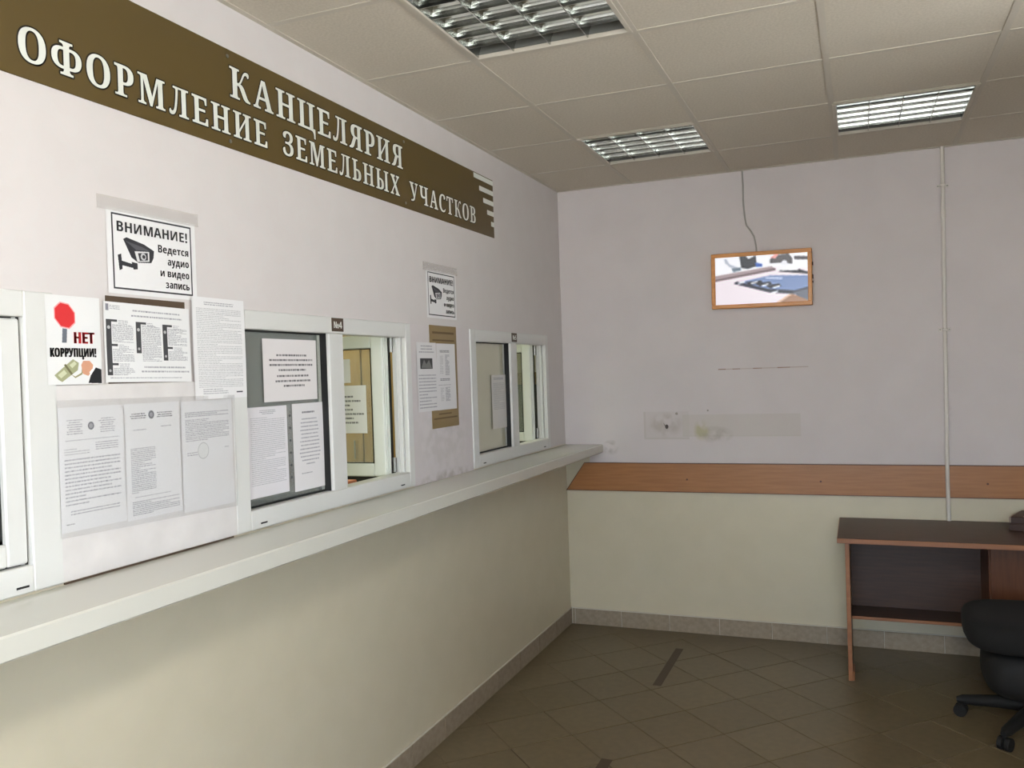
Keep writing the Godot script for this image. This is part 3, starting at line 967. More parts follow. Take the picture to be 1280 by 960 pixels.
func build_office() -> void:
	# the room behind the serving windows
	var st := begin()
	add_box(st, Vector3(-4.4, 0, -1.4), Vector3(-4.2, CEIL + 0.14, HALL_Z))
	add_box(st, Vector3(-4.2, 0, -1.4), Vector3(-WL, CEIL + 0.14, -1.2))
	add_box(st, Vector3(-4.2, 0, HALL_Z), Vector3(-WL, CEIL + 0.14, HALL_Z + 0.2))
	structure(put("wall_office", st.commit(), M.office_paint))
	structure(put("wall_partition", box(Vector3(-WL, 0, -1.4), Vector3(0.0, CEIL + 0.14, -0.2)), M.office_paint))
	put("office_carpet", box(Vector3(-4.2, -0.004, -1.2), Vector3(-WL, 0.004, HALL_Z)), M.plain_floor)
	structure(get_node("office_carpet"))
	get_node("office_carpet").name = "floor_office"
	for lz in [0.9, 4.7]:
		office_lamp(lz)
	# tall wooden cupboard seen through the open sash of window 4
	var c := thing("cupboard", "tall yellow brown wooden cupboard behind window number 4", "cupboard", Vector3(-1.75, 0.004, -0.35))
	put("body", box(Vector3(-0.9, 0, -0.28), Vector3(0.75, 2.15, 0.28), 0.003), M.cabinet, c)
	for x in [-0.895, -0.345, 0.205]:
		var door := put("door", box(Vector3(x, 0.06, 0.28), Vector3(x + 0.54, 2.13, 0.298), 0.003), M.cabinet, c)
		put("handle", tube([Vector3(x + 0.48, 1.05, 0.315), Vector3(x + 0.48, 1.18, 0.315)], 0.006), M.metal, door)
	# dark grey cabinet behind the last window, with a tan box on it
	var g := thing("filing_cabinet", "dark grey metal cabinet behind the window next to the corner", "cabinet", Vector3(-0.62, 0.004, -0.85))
	put("body", box(Vector3(-0.24, 0, -0.25), Vector3(0.34, 1.54, 0.25), 0.004), M.grey_dark, g)
	for y in [0.06, 0.55, 1.04]:
		put("drawer", box(Vector3(-0.225, y, 0.25), Vector3(0.325, y + 0.46, 0.262), 0.003), M.grey_dark, g)
	tag(put("box_file", box(Vector3(-0.15, 0, -0.12), Vector3(0.16, 0.09, 0.12), 0.004), M.tan, null, Vector3(-0.55, 1.544, -0.8)), "small tan box on top of the dark grey metal cabinet", "box")
	# clerk's desk with monitor and box seen under the sash
	var d := thing("clerk_desk", "dark clerk's desk standing behind the serving windows", "desk", Vector3(-0.75, 0.004, 2.2))
	put("desk_top", box(Vector3(-0.5, 0.72, -1.6), Vector3(0.5, 0.75, 1.6), 0.003), M.desk, d)
	for z in [-1.55, 1.52]:
		put("leg_panel", box(Vector3(-0.48, 0, z), Vector3(0.48, 0.72, z + 0.03), 0.002), M.desk, d)
	var mo := thing("computer_monitor", "black computer monitor on the clerk's desk under the open sash", "monitor", Vector3(-0.80, 0.754, 0.98))
	put("screen_housing", box(Vector3(-0.27, 0.06, -0.02), Vector3(0.27, 0.365, 0.02), 0.006), M.black, mo)
	put("stand", tube([Vector3(0, 0.01, -0.03), Vector3(0, 0.2, -0.03)], 0.018), M.black, mo)
	put("base", box(Vector3(-0.12, 0, -0.10), Vector3(0.12, 0.012, 0.08), 0.004), M.black, mo)
	var pk := thing("tissue_box", "small peach and white box standing on the clerk's desk", "box", Vector3(-0.615, 0.754, 1.62))
	put("carton", box(Vector3(-0.04, 0, -0.04), Vector3(0.04, 0.37, 0.04), 0.004), mat(Color(0.80, 0.50, 0.40), 0.6), pk)
	put("band", box(Vector3(-0.042, 0.20, -0.042), Vector3(0.042, 0.335, 0.042), 0.002), M.paper, pk)

func office_lamp(lz: float) -> void:
	var t := thing("ceiling_panel", "lit panel ceiling light in the office behind the " + ("corner window" if lz < 2.0 else "window with the closed sash"), "ceiling light", Vector3(-2.2, CEIL + 0.10, lz), "office ceiling panels")
	put("rim", box(Vector3(-0.31, 0, -0.61), Vector3(0.31, 0.04, 0.61), 0.004), M.white, t)
	var gm := mat(Color(0.95, 0.96, 0.93), 0.4)
	gm.emission_enabled = true
	gm.emission = Color(0.96, 1.0, 0.90)
	gm.emission_energy_multiplier = 3.0
	put("diffuser_lamp", box(Vector3(-0.29, -0.004, -0.59), Vector3(0.29, 0.0, 0.59)), gm, t)
	var l := AreaLight3D.new()
	l.name = "lamp_light"
	l.area_size = Vector2(0.56, 1.16)
	l.light_energy = 8.5
	l.light_color = Color(0.96, 1.0, 0.88)
	l.shadow_enabled = true
	l.area_range = 14.0
	l.rotation.x = -PI / 2
	l.position = Vector3(0, -0.02, 0)
	t.add_child(l)

func build_back_wall_things() -> void:
	# laminated bumper rail, its end cut on a slant under the sill
	var pts := PackedVector2Array([Vector2(0.002, 0.866), Vector2(3.1, 0.866), Vector2(3.1, 1.044), Vector2(0.128, 1.044)])
	var rail: Node = structure(put("trim_2", extrude_z(pts, 0.0005, 0.017), M.rail))
	rail.set_meta("label", "orange brown laminated wall rail running along the back wall")
	var e := begin()
	add_box(e, Vector3(0.132, 1.0405, 0.0005), Vector3(3.1, 1.0446, 0.0178))
	add_box(e, Vector3(0.004, 0.8654, 0.0005), Vector3(3.1, 0.8695, 0.0178))
	put("edge_band", e.commit(), M.rail_edge, rail)
	var en := begin()
	var a := Vector2(0.0, 0.8655)
	var b := Vector2(0.127, 1.0445)
	var nrm := Vector2(-(b - a).y, (b - a).x).normalized() * 0.004
	var ep := PackedVector2Array([a, b, b - nrm, a - nrm])
	put("edge_band", extrude_z(ep, 0.0005, 0.0182), M.rail_edge, rail)
	for x in [0.78, 1.55, 2.4]:
		put("screw_head", tube([Vector3(x, 0.945, 0.017), Vector3(x, 0.945, 0.019)], 0.006, 10), M.rail_edge, rail)
	# conduit
	var c := thing("conduit", "thin white conduit pipe running down the back wall behind the desk", "pipe", Vector3.ZERO)
	put("pipe", tube([Vector3(2.224, CEIL - 0.002, 0.022), Vector3(2.222, 2.58, 0.022), Vector3(2.214, 1.9, 0.022), Vector3(2.211, 1.5, 0.025), Vector3(2.206, 1.08, 0.03), Vector3(2.205, 0.95, 0.03), Vector3(2.207, 0.74, 0.03)], 0.0105, 14), M.conduit, c)
	for q in [[2.222, 2.575], [2.2135, 1.79]]:
		var cs := begin()
		add_bevel_box(cs, Vector3(q[0] - 0.030, q[1] - 0.009, 0.0), Vector3(q[0] + 0.030, q[1] + 0.009, 0.006), 0.002)
		add_bevel_box(cs, Vector3(q[0] - 0.015, q[1] - 0.009, 0.004), Vector3(q[0] + 0.015, q[1] + 0.009, 0.035), 0.006)
		var cl := put("pipe_clip", cs.commit(), M.conduit, c)
		for sg in [-1, 1]:
			put("clip_screw", tube([Vector3(q[0] + sg * 0.023, q[1], 0.005), Vector3(q[0] + sg * 0.023, q[1], 0.009)], 0.004, 8), M.metal, cl)
	put("coupling", tube([Vector3(2.2205, 2.44, 0.022), Vector3(2.2198, 2.40, 0.022)], 0.0135, 14), M.conduit, c)
	# screen in a wooden frame, hung a little crooked
	var tv := thing("wall_screen", "small lit wall screen in an orange wooden frame on back wall", "screen", Vector3(1.2535, 2.131, 0.0))
	tv.rotation.z = -0.012
	var hw := 0.284
	var hh := 0.163
	var fw := 0.023
	var z0 := 0.012
	var z1 := 0.062
	put("back_housing", box(Vector3(-hw + 0.02, -hh + 0.02, 0.0), Vector3(hw - 0.02, hh - 0.02, 0.045), 0.006), M.black, tv)
	var bars := [[Vector3(-hw, hh - fw, z0), Vector3(hw, hh, z1)], [Vector3(-hw, -hh, z0), Vector3(hw, -hh + fw, z1)], [Vector3(-hw, -hh + fw, z0), Vector3(-hw + fw, hh - fw, z1)], [Vector3(hw - fw, -hh + fw, z0), Vector3(hw, hh - fw, z1)]]
	for q in bars:
		put("frame_bar", box(q[0], q[1], 0.003), M.tv_frame, tv)
	var sw := hw - fw
	var sh := hh - fw
	var ss := begin()
	uv_face(ss, Vector3(-sw, sh, 0.052), Vector3(sw, sh, 0.052), Vector3(sw, -sh, 0.052), Vector3(-sw, -sh, 0.052), Vector3.BACK, Vector2(0, 0), Vector2(1, 0), Vector2(1, 1), Vector2(0, 1))
	var sm := mat(Color(0.02, 0.02, 0.02), 0.25)
	sm.emission_enabled = true
	sm.emission_operator = BaseMaterial3D.EMISSION_OP_MULTIPLY
	sm.emission = Color.WHITE
	sm.emission_energy_multiplier = 1.25
	sm.emission_texture = ImageTexture.create_from_image(screen_picture())
	put("screen_face", ss.commit(), sm, tv)
	for q in [[0.075, 0.02], [0.0, 0.025], [-0.03, 0.012]]:
		put("side_button", box(Vector3(hw, q[0] - q[1] / 2, 0.03), Vector3(hw + 0.006, q[0] + q[1] / 2, 0.045), 0.001), M.black, tv)
	# its cable up to the ceiling
	tag(put("power_cable", tube([Vector3(1.160, CEIL - 0.002, 0.006), Vector3(1.164, 2.70, 0.006), Vector3(1.162, 2.60, 0.006), Vector3(1.169, 2.50, 0.006), Vector3(1.176, 2.46, 0.007), Vector3(1.200, 2.425, 0.008), Vector3(1.218, 2.39, 0.008), Vector3(1.227, 2.34, 0.010), Vector3(1.231, 2.285, 0.010)], 0.0048, 8), M.cord), "thin grey cable hanging from the ceiling down to the wall screen", "cable")

func screen_picture() -> Image:
	# what the screen shows: a blurred office table with a dark keyboard or folder, windows behind
	var W := 256
	var H := 138
	var img := blank(W, H, Color(0.97, 0.97, 0.99))
	var P := func(pts: Array, c: Color):
		var q := []
		for p in pts:
			q.append(Vector2(p[0] * W, p[1] * H))
		poly(img, q, c)
	P.call([[0, 0.40], [0.66, 0.26], [1, 0.32], [1, 1], [0, 1]], Color(0.93, 0.89, 0.91))
	P.call([[0, 0.38], [0.62, 0.24], [0.66, 0.30], [0, 0.48]], Color(0.66, 0.59, 0.60))
	P.call([[0, 0.46], [0.66, 0.29], [0.66, 0.33], [0, 0.50]], Color(0.45, 0.38, 0.39))
	P.call([[0.27, 0.0], [0.34, 0.0], [0.37, 0.06], [0.45, 0.0], [0.46, 0.22], [0.36, 0.27], [0.29, 0.24]], Color(0.27, 0.28, 0.30))
	P.call([[0.44, 0.14], [0.52, 0.18], [0.52, 0.24], [0.45, 0.24]], Color(0.30, 0.42, 0.70))
	P.call([[0.10, 0.03], [0.13, 0.03], [0.16, 0.14], [0.27, 0.24], [0.26, 0.28], [0.17, 0.22], [0.11, 0.12]], Color(0.74, 0.76, 0.80))
	P.call([[0.18, 0.24], [0.28, 0.22], [0.29, 0.29], [0.20, 0.32]], Color(0.48, 0.53, 0.58))
	P.call([[0.60, 0.10], [0.66, 0.02], [0.80, 0.0], [0.84, 0.10], [0.84, 0.22], [0.74, 0.18], [0.60, 0.18]], Color(0.38, 0.37, 0.38))
	P.call([[0.86, 0.06], [1, 0.08], [1, 0.15], [0.86, 0.13]], Color(0.35, 0.34, 0.36))
	disc(img, Vector2(0.755 * W, 0.19 * H), 8, Color(0.92, 0.92, 0.95))
	P.call([[0.66, 0.0], [0.70, 0.0], [0.66, 0.09], [0.60, 0.06]], Color(0.93, 0.66, 0.64))
	P.call([[0.69, 0.36], [1, 0.44], [1, 0.40], [0.90, 0.33], [0.72, 0.33]], Color(0.16, 0.16, 0.19))
	P.call([[0.67, 0.28], [0.90, 0.30], [0.90, 0.36], [0.68, 0.34]], Color(0.97, 0.97, 0.98))
	P.call([[0.22, 0.55], [0.60, 0.43], [1, 0.47], [1, 0.80], [0.86, 0.78], [0.56, 0.72]], Color(0.47, 0.55, 0.72))
	P.call([[0.20, 0.56], [0.24, 0.52], [0.58, 0.71], [0.86, 0.77], [1, 0.71], [1, 0.80], [0.86, 0.84], [0.60, 0.79]], Color(0.16, 0.17, 0.23))
	P.call([[0.84, 0.80], [1, 0.74], [1, 1.0], [0.90, 0.90]], Color(0.36, 0.37, 0.42))
	for q in [[0.33, 0.545, 0.17], [0.44, 0.585, 0.16], [0.55, 0.635, 0.15]]:
		P.call([[q[0], q[1]], [q[0] + q[2], q[1] - 0.02], [q[0] + q[2] + 0.02, q[1] + 0.03], [q[0] + 0.05, q[1] + 0.06]], Color(0.12, 0.12, 0.16))
	for q in [[0.24, 0.53], [0.38, 0.54], [0.50, 0.60], [0.62, 0.65], [0.60, 0.76]]:
		P.call([[q[0], q[1] + 0.025], [q[0] + 0.09, q[1] - 0.01], [q[0] + 0.08, q[1] + 0.025], [q[0] + 0.02, q[1] + 0.05]], Color(0.95, 0.96, 0.98))
	P.call([[0.54, 0.46], [0.74, 0.49], [0.72, 0.52], [0.56, 0.49]], Color(0.80, 0.84, 0.93))
	P.call([[0.66, 1.0], [0.84, 0.84], [1.0, 0.98], [1, 1]], Color(0.62, 0.45, 0.33))
	P.call([[0.66, 1.0], [0.81, 0.83], [0.84, 0.84], [0.70, 1.0]], Color(0.85, 0.72, 0.62))
	img.resize(64, 34, Image.INTERPOLATE_LANCZOS)
	img.resize(256, 138, Image.INTERPOLATE_CUBIC)
	return img

func build_desk() -> void:
	var d := thing("corner_desk", "dark brown laminated writing desk with pale edges against the back wall", "desk", Vector3(1.645, 0, 0.02))
	var w := 1.42
	var t := put("desk_top", box(Vector3(0.002, 0.716, 0.0), Vector3(w, 0.742, 0.632), 0.002), M.desk, d)
	put("edge_band", box(Vector3(0.0, 0.717, 0.632), Vector3(w, 0.7415, 0.635), 0.001), M.desk_edge, t)
	put("edge_band", box(Vector3(0.0, 0.717, 0.0), Vector3(0.003, 0.7415, 0.635), 0.001), M.desk_edge, t)
	# side panel, cut back at its foot
	var s := put("side_panel", box(Vector3(0.036, 0.0, 0.10), Vector3(0.056, 0.716, 0.565), 0.001), M.desk, d)
	put("edge_band", box(Vector3(0.0355, 0.0, 0.565), Vector3(0.0565, 0.716, 0.568), 0.001), M.desk_edge, s)
	put("foot", box(Vector3(0.0565, 0.0, 0.44), Vector3(0.066, 0.05, 0.565), 0.003), M.desk_edge, s)
	put("back_panel", box(Vector3(0.056, 0.262, 0.065), Vector3(w - 0.02, 0.716, 0.081), 0.001), M.desk, d)
	var sh := put("shelf", box(Vector3(0.056, 0.246, 0.065), Vector3(0.70, 0.262, 0.30), 0.001), M.desk, d)
	put("edge_band", box(Vector3(0.056, 0.2455, 0.30), Vector3(0.70, 0.2625, 0.303), 0.001), M.desk_edge, sh)
	# pedestal with door
	put("pedestal", box(Vector3(0.70, 0.05, 0.082), Vector3(w - 0.02, 0.716, 0.40), 0.001), M.desk_front, d)
	var dr := put("door", box(Vector3(0.706, 0.07, 0.40), Vector3(w - 0.026, 0.70, 0.416), 0.002), M.desk_front, d)
	put("handle", tube([Vector3(0.76 + 0.5, 0.38, 0.43), Vector3(0.76 + 0.5, 0.48, 0.43)], 0.005), M.metal, dr)
	# a dark folder with loose papers lying on the desk
	var f := thing("folder_stack", "dark brown folder stack with loose papers on the end of desk", "folder", Vector3(2.50, 0.7425, 0.16))
	f.rotation.y = -0.35
	var fm := mat(Color(0.24, 0.17, 0.15), 0.5)
	put("folder", box(Vector3(0, 0, -0.12), Vector3(0.32, 0.035, 0.12), 0.003), fm, f)
	put("folder", box(Vector3(0.008, 0.036, -0.125), Vector3(0.32, 0.07, 0.115), 0.003), fm, f)
	put("page_block", box(Vector3(-0.001, 0.041, -0.121), Vector3(0.316, 0.065, 0.112)), mat(Color(0.62, 0.56, 0.52), 0.8), f)
	put("loose_sheet", box(Vector3(0.06, 0.0705, -0.10), Vector3(0.33, 0.072, 0.10)), mat(Color(0.72, 0.60, 0.54), 0.8), f)
	tag(put("paper_slip", box(Vector3(-0.10, 0, -0.07), Vector3(0.10, 0.003, 0.07), 0.001), M.paper, null, Vector3(2.62, 0.7423, 0.43)), "white paper slip lying on the desk in front of dark folders", "paper")

func build_chair() -> void:
	var c := thing("office_chair", "black office chair on castors drawn up before the brown desk", "chair", Vector3(2.46, 0, 0.98))
	var seat := put("seat", superbox(Vector3(0.29, 0.075, 0.25), 0.42), M.chair, c, Vector3(0, 0.445, 0))
	put("seat_shell", superbox(Vector3(0.22, 0.115, 0.19), 0.6), M.chair_plastic, c, Vector3(0.0, 0.265, 0.0))
	put("gas_column", tube([Vector3(0, 0.07, 0), Vector3(0, 0.30, 0)], 0.028, 14), M.chair_plastic, c)
	put("hub", tube([Vector3(0, 0.06, 0), Vector3(0, 0.075, 0), Vector3(0, 0.13, 0)], [0.055, 0.06, 0.04], 14), M.chair_plastic, c)
	for k in 5:
		var a := deg_to_rad(195.0 + 72.0 * k)
		var dir := Vector3(cos(a), 0, sin(a))
		var leg := put("base_leg", tube([dir * 0.03 + Vector3(0, 0.105, 0), dir * 0.16 + Vector3(0, 0.095, 0), dir * 0.30 + Vector3(0, 0.075, 0), dir * 0.325 + Vector3(0, 0.072, 0)], [0.032, 0.028, 0.022, 0.012], 10), M.chair_plastic, c)
		var cs := begin()
		var side := Vector3(-dir.z, 0, dir.x)
		for sg in [-1.0, 1.0]:
			add_tube(cs, [dir * 0.31 + side * 0.006 * sg + Vector3(0, 0.028, 0), dir * 0.31 + side * 0.024 * sg + Vector3(0, 0.028, 0)], 0.028, 16)
		add_tube(cs, [dir * 0.31 + Vector3(0, 0.03, 0), dir * 0.31 + Vector3(0, 0.075, 0)], 0.008, 8)
		put("castor", cs.commit(), M.chair_plastic, leg)
	# backrest and its strut, at the right-hand end
	put("back_strut", tube([Vector3(0.10, 0.30, 0), Vector3(0.30, 0.32, 0), Vector3(0.345, 0.42, 0), Vector3(0.36, 0.75, 0)], 0.02, 10), M.chair_plastic, c)
	var back := put("backrest", superbox(Vector3(0.045, 0.24, 0.21), 0.5), M.chair, c, Vector3(0.335, 0.80, 0))
	back.rotation.z = -0.12

# ------------------------------------------------------------------ notices
func wall_sheet(called: String, label: String, cat: String, group: String, z0: float, z1: float, y0: float, y1: float, img: Image, x := 0.002, wave := 0.0012, seed_ := 1, tilt := 0.0) -> MeshInstance3D:
	# z0 the end nearer the camera, z1 the far end; tilt drops the far end by that much
	var o := put(called, sheet(Vector3(x, y1, z0), Vector3(x, y1 - tilt, z1), Vector3(x, y0 - tilt, z1), Vector3(x, y0, z0), Vector3.RIGHT, wave, seed_), image_mat(img))
	tag(o, label, cat, group)
	return o

func camera_poster(z0: float, z1: float, y0: float, y1: float, label: String, seed_: int) -> void:
	# border rectangle given; paper margin around it
	var mz := 0.017
	var my := 0.012
	var W := 420
	var H := 300
	var img := blank(W, H)
	var bw := int(W * mz / (z0 - z1 + 2 * mz))
	var bh := int(H * my / (y1 - y0 + 2 * my))
	var ink := Color(0.17, 0.17, 0.19)
	img.fill_rect(Rect2i(bw, bh, W - 2 * bw, H - 2 * bh), ink)
	img.fill_rect(Rect2i(bw + 6, bh + 6, W - 2 * bw - 12, H - 2 * bh - 12), Color(0.87, 0.865, 0.865))
	var iw := W - 2 * bw
	var ih := H - 2 * bh
	var P := func(pts: Array, c: Color):
		var q := []
		for p in pts:
			q.append(Vector2(bw + p[0] * iw, bh + p[1] * ih))
		poly(img, q, c)
	# the camera drawing
	P.call([[0.13, 0.33], [0.17, 0.30], [0.38, 0.36], [0.50, 0.43], [0.49, 0.53], [0.46, 0.60], [0.30, 0.62], [0.22, 0.56]], ink)
	P.call([[0.15, 0.345], [0.36, 0.40], [0.46, 0.44], [0.28, 0.45]], Color(0.30, 0.30, 0.32))
	P.call([[0.26, 0.47], [0.44, 0.45], [0.44, 0.585], [0.29, 0.61]], Color(0.80, 0.80, 0.80))
	P.call([[0.30, 0.49], [0.42, 0.47], [0.42, 0.57], [0.32, 0.59]], ink)
	disc(img, Vector2(bw + 0.365 * iw, bh + 0.53 * ih), 13, Color(0.72, 0.72, 0.73))
	disc(img, Vector2(bw + 0.37 * iw, bh + 0.53 * ih), 7, ink)
	P.call([[0.06, 0.55], [0.10, 0.53], [0.11, 0.73], [0.075, 0.75]], ink)
	P.call([[0.10, 0.62], [0.24, 0.65], [0.24, 0.70], [0.10, 0.68]], ink)
	P.call([[0.22, 0.62], [0.29, 0.63], [0.29, 0.71], [0.24, 0.72]], ink)
	var o := wall_sheet("camera_notice", label, "notice", "camera warning notices", z0 + mz, z1 - mz, y0 - my, y1 + my, img, 0.0022, 0.0003, seed_)
	var w := z0 - z1
	var h := y1 - y0
	var xx := 0.0036
	var f := font("Droid Sans", true)
	for q in [["ВНИМАНИЕ!", 0.055, 0.945, 0.235, 0.135], ["Ведется", 0.55, 0.955, 0.435, 0.105], ["аудио", 0.67, 0.955, 0.60, 0.105], ["и видео", 0.57, 0.955, 0.765, 0.105], ["запись", 0.635, 0.955, 0.925, 0.105]]:
		wall_text("lettering", lettering(q[0], f, q[4] * h, (q[2] - q[1]) * w, [Vector2.ZERO], 0.0003), M.ink, o, Vector3(xx, y1 - q[3] * h, z0 - q[1] * w))
	# clear tape across the top edge
	put("clear_tape", sheet(Vector3(0.0042, y1 + 0.040, z0 + 0.046), Vector3(0.0042, y1 + 0.042, z1 - 0.030), Vector3(0.0042, y1 + 0.006, z1 - 0.030), Vector3(0.0042, y1 + 0.004, z0 + 0.046), Vector3.RIGHT, 0.0003, 4), M.tape_clear, o)

func build_papers() -> void:
	var rng := RandomNumberGenerator.new()
	rng.seed = 2024
	var grey := Color(0.50, 0.50, 0.53)
	var dark := Color(0.22, 0.22, 0.25)
	# panel between the first two windows
	var pn := tag(put("wall_panel", box(Vector3(0.0, 1.166, 3.166), Vector3(0.007, 1.636, 3.784), 0.002), M.board), "plain white board fixed between two serving windows above the sill", "board")
	# gap under the panel
	put("bottom_joint", box(Vector3(0.0, 1.1605, 3.18), Vector3(0.0045, 1.166, 3.775)), M.plate_brown, pn)
	camera_poster(3.594, 3.313, 1.881, 2.077, "large taped camera warning notice above the sheets beside the stop sign sticker", 3)
	camera_poster(1.852, 1.583, 1.903, 2.096, "camera warning notice above the tan plate between windows", 5)
	# brown plates
	tag(put("brown_plate", box(Vector3(0.0005, 1.60, 3.347), Vector3(0.003, 1.861, 3.622), 0.0006), M.plate_brown), "brown plate mostly hidden by the landscape leaflet", "plate")
	var tp := tag(put("tan_plate", box(Vector3(0.0014, 1.392, 1.583), Vector3(0.004, 1.858, 1.855), 0.0006), M.tan), "tan information plate behind schedule sheets near the corner window", "plate")
	for q in [[1.82, 0.016, 1.83, 1.61], [1.787, 0.012, 1.83, 1.61], [1.452, 0.01, 1.79, 1.66], [1.432, 0.012, 1.84, 1.60]]:
		put("print_line", box(Vector3(0.004, q[0], q[3]), Vector3(0.0042, q[0] + q[1] * 0.6, q[2])), mat(Color(0.38, 0.30, 0.17), 0.6), tp)
	# stop sign sticker
	var img := blank(240, 336, Color(0.86, 0.86, 0.855))
	var oct := []
	for k in 8:
		oct.append(Vector2(82, 75) + Vector2(cos(TAU * (k + 0.5) / 8) * 50, sin(TAU * (k + 0.5) / 8) * 52 + cos(TAU * (k + 0.5) / 8) * 8))
	var oct2 := []
	for k in 8:
		oct2.append(Vector2(82, 75) + Vector2(cos(TAU * (k + 0.5) / 8) * 45, sin(TAU * (k + 0.5) / 8) * 47 + cos(TAU * (k + 0.5) / 8) * 7))
	poly(img, oct, Color(0.90, 0.62, 0.62))
	poly(img, oct2, Color(0.80, 0.16, 0.17))
	poly(img, [Vector2(70, 124), Vector2(90, 126), Vector2(86, 178), Vector2(66, 178)], Color(0.38, 0.40, 0.44))
	poly(img, [Vector2(28, 300), Vector2(110, 240), Vector2(136, 254), Vector2(130, 282), Vector2(60, 326), Vector2(46, 318)], Color(0.60, 0.61, 0.47))
	poly(img, [Vector2(42, 300), Vector2(70, 280), Vector2(82, 294), Vector2(56, 312)], Color(0.76, 0.77, 0.64))
	poly(img, [Vector2(94, 262), Vector2(116, 248), Vector2(126, 258), Vector2(106, 274)], Color(0.76, 0.77, 0.64))
	poly(img, [Vector2(70, 262), Vector2(78, 258), Vector2(108, 296), Vector2(100, 300)], Color(0.42, 0.40, 0.28))
	poly(img, [Vector2(100, 298), Vector2(118, 306), Vector2(146, 292), Vector2(150, 262), Vector2(154, 264), Vector2(150, 298), Vector2(118, 312)], Color(0.55, 0.53, 0.38))
	poly(img, [Vector2(146, 262), Vector2(156, 246), Vector2(184, 246), Vector2(200, 262), Vector2(196, 284), Vector2(176, 304), Vector2(152, 296)], Color(0.79, 0.58, 0.46))
	poly(img, [Vector2(182, 290), Vector2(204, 270), Vector2(212, 276), Vector2(188, 302)], Color(0.95, 0.95, 0.95))
	poly(img, [Vector2(188, 302), Vector2(212, 272), Vector2(238, 280), Vector2(238, 334), Vector2(176, 332)], Color(0.07, 0.07, 0.09))
	var stk := wall_sheet("anticorruption_sticker", "white sticker with red stop sign and banknotes beside the window frame", "sticker", "", 3.803, 3.648, 1.637, 1.851, img, 0.0085, 0.0003, 8)
	wall_text("lettering", lettering("НЕТ", font("Droid Sans", true), 0.0275, 0.058, [Vector2.ZERO, Vector2(0.0016, 0), Vector2(-0.0008, 0)], 0.0003), M.red, stk, Vector3(0.0096, 1.7365, 3.7265))
	wall_text("lettering", lettering("КОРРУПЦИИ!", font("Droid Sans", true), 0.0215, 0.130, [Vector2.ZERO, Vector2(0.0012, 0), Vector2(-0.0008, 0)], 0.0003), M.black, stk, Vector3(0.0096, 1.7035, 3.7945))
	# landscape leaflet
	img = blank(640, 460, Color(0.86, 0.86, 0.855))
	poly(img, [Vector2(14, 12), Vector2(34, 12), Vector2(34, 50), Vector2(14, 50)], grey)
	lines(img, 40, 110, 18, 46, 9, 4, grey, rng)
	lines(img, 200, 560, 36, 52, 20, 9, grey, rng, 1.0, true)
	lines(img, 190, 580, 66, 84, 20, 9, grey, rng, 1.0, true)
	for q in [[14, 100, 420, [100, 240, 350]], [220, 105, 290, [105]], [420, 110, 330, [110, 245]]]:
		img.fill_rect(Rect2i(q[0], q[1], 36, q[2] - q[1]), Color(0.24, 0.24, 0.25))
		for yy in q[3]:
			img.fill_rect(Rect2i(q[0], yy, 76, 13), Color(0.24, 0.24, 0.25))
			lines(img, q[0] + 84, q[0] + 150, yy + 2, yy + 24, 9, 4, grey, rng)
		disc(img, Vector2(q[0] + 18, q[1] + 46), 10, Color(0.7, 0.7, 0.7))
		disc(img, Vector2(q[0] + 18, q[2] - 26), 8, Color(0.66, 0.66, 0.66))
	lines(img, 56, 200, 128, 232, 7.5, 4, grey, rng)
	lines(img, 56, 200, 268, 342, 7.5, 4, grey, rng)
	lines(img, 56, 200, 378, 424, 7.5, 4, grey, rng)
	lines(img, 262, 404, 122, 340, 7.5, 4, grey, rng)
	lines(img, 462, 614, 134, 236, 7.5, 4, grey, rng)
	lines(img, 462, 614, 272, 330, 7.5, 4, grey, rng)
	lines(img, 270, 590, 366, 380, 20, 10, grey, rng, 1.0, true)
	lines(img, 250, 620, 392, 406, 20, 10, grey, rng, 1.0, true)
	lines(img, 30, 560, 432, 440, 20, 5, grey, rng)
	wall_sheet("leaflet", "landscape leaflet with dark columns and small print over a brown plate", "leaflet", "", 3.632, 3.333, 1.640, 1.846, img, 0.0036, 0.0012, 12, 0.004)
	# dense text sheet hanging over the window frame
	img = blank(420, 600)
	lines(img, 90, 330, 26, 50, 12, 6, grey, rng, 1.0, true)
	lines(img, 30, 390, 64, 530, 10.5, 4, Color(0.60, 0.60, 0.61), rng)
	lines(img, 60, 260, 540, 580, 12, 5, grey, rng)
	img.fill_rect(Rect2i(330, 560, 54, 8), dark)
	wall_sheet("text_sheet", "white sheet of dense small print overlapping the frame of window number 4", "sheet", "", 3.327, 3.104, 1.583, 1.880, img, 0.0098, 0.0014, 14)
	# three letters in clear film on the white panel
	img = blank(420, 600)
	lines(img, 50, 150, 60, 140, 11, 5, grey, rng, 1.0, true, 0.4)
	lines(img, 250, 370, 60, 140, 11, 5, grey, rng, 1.0, true, 0.4)
	disc(img, Vector2(204, 96), 20, Color(0.33, 0.34, 0.38))
	disc(img, Vector2(204, 96), 12, Color(0.55, 0.55, 0.58))
	lines(img, 40, 390, 158, 166, 12, 5, Color(0.6, 0.6, 0.62), rng)
	lines(img, 230, 380, 178, 222, 11, 5, grey, rng)
	lines(img, 30, 190, 200, 236, 12, 5, Color(0.6, 0.6, 0.62), rng)
	lines(img, 30, 390, 250, 490, 18, 7, grey, rng, 0.6)
	lines(img, 60, 380, 500, 522, 14, 6, grey, rng)
	lines(img, 30, 80, 560, 568, 14, 5, dark, rng)
	wall_sheet("office_letter", "letter with a round crest and widely spaced lines on white board", "letter", "letters on the white board", 3.782, 3.588, 1.283, 1.582, img, 0.0085, 0.0012, 15)
	img = blank(420, 600)
	disc(img, Vector2(200, 62), 22, Color(0.28, 0.29, 0.33))
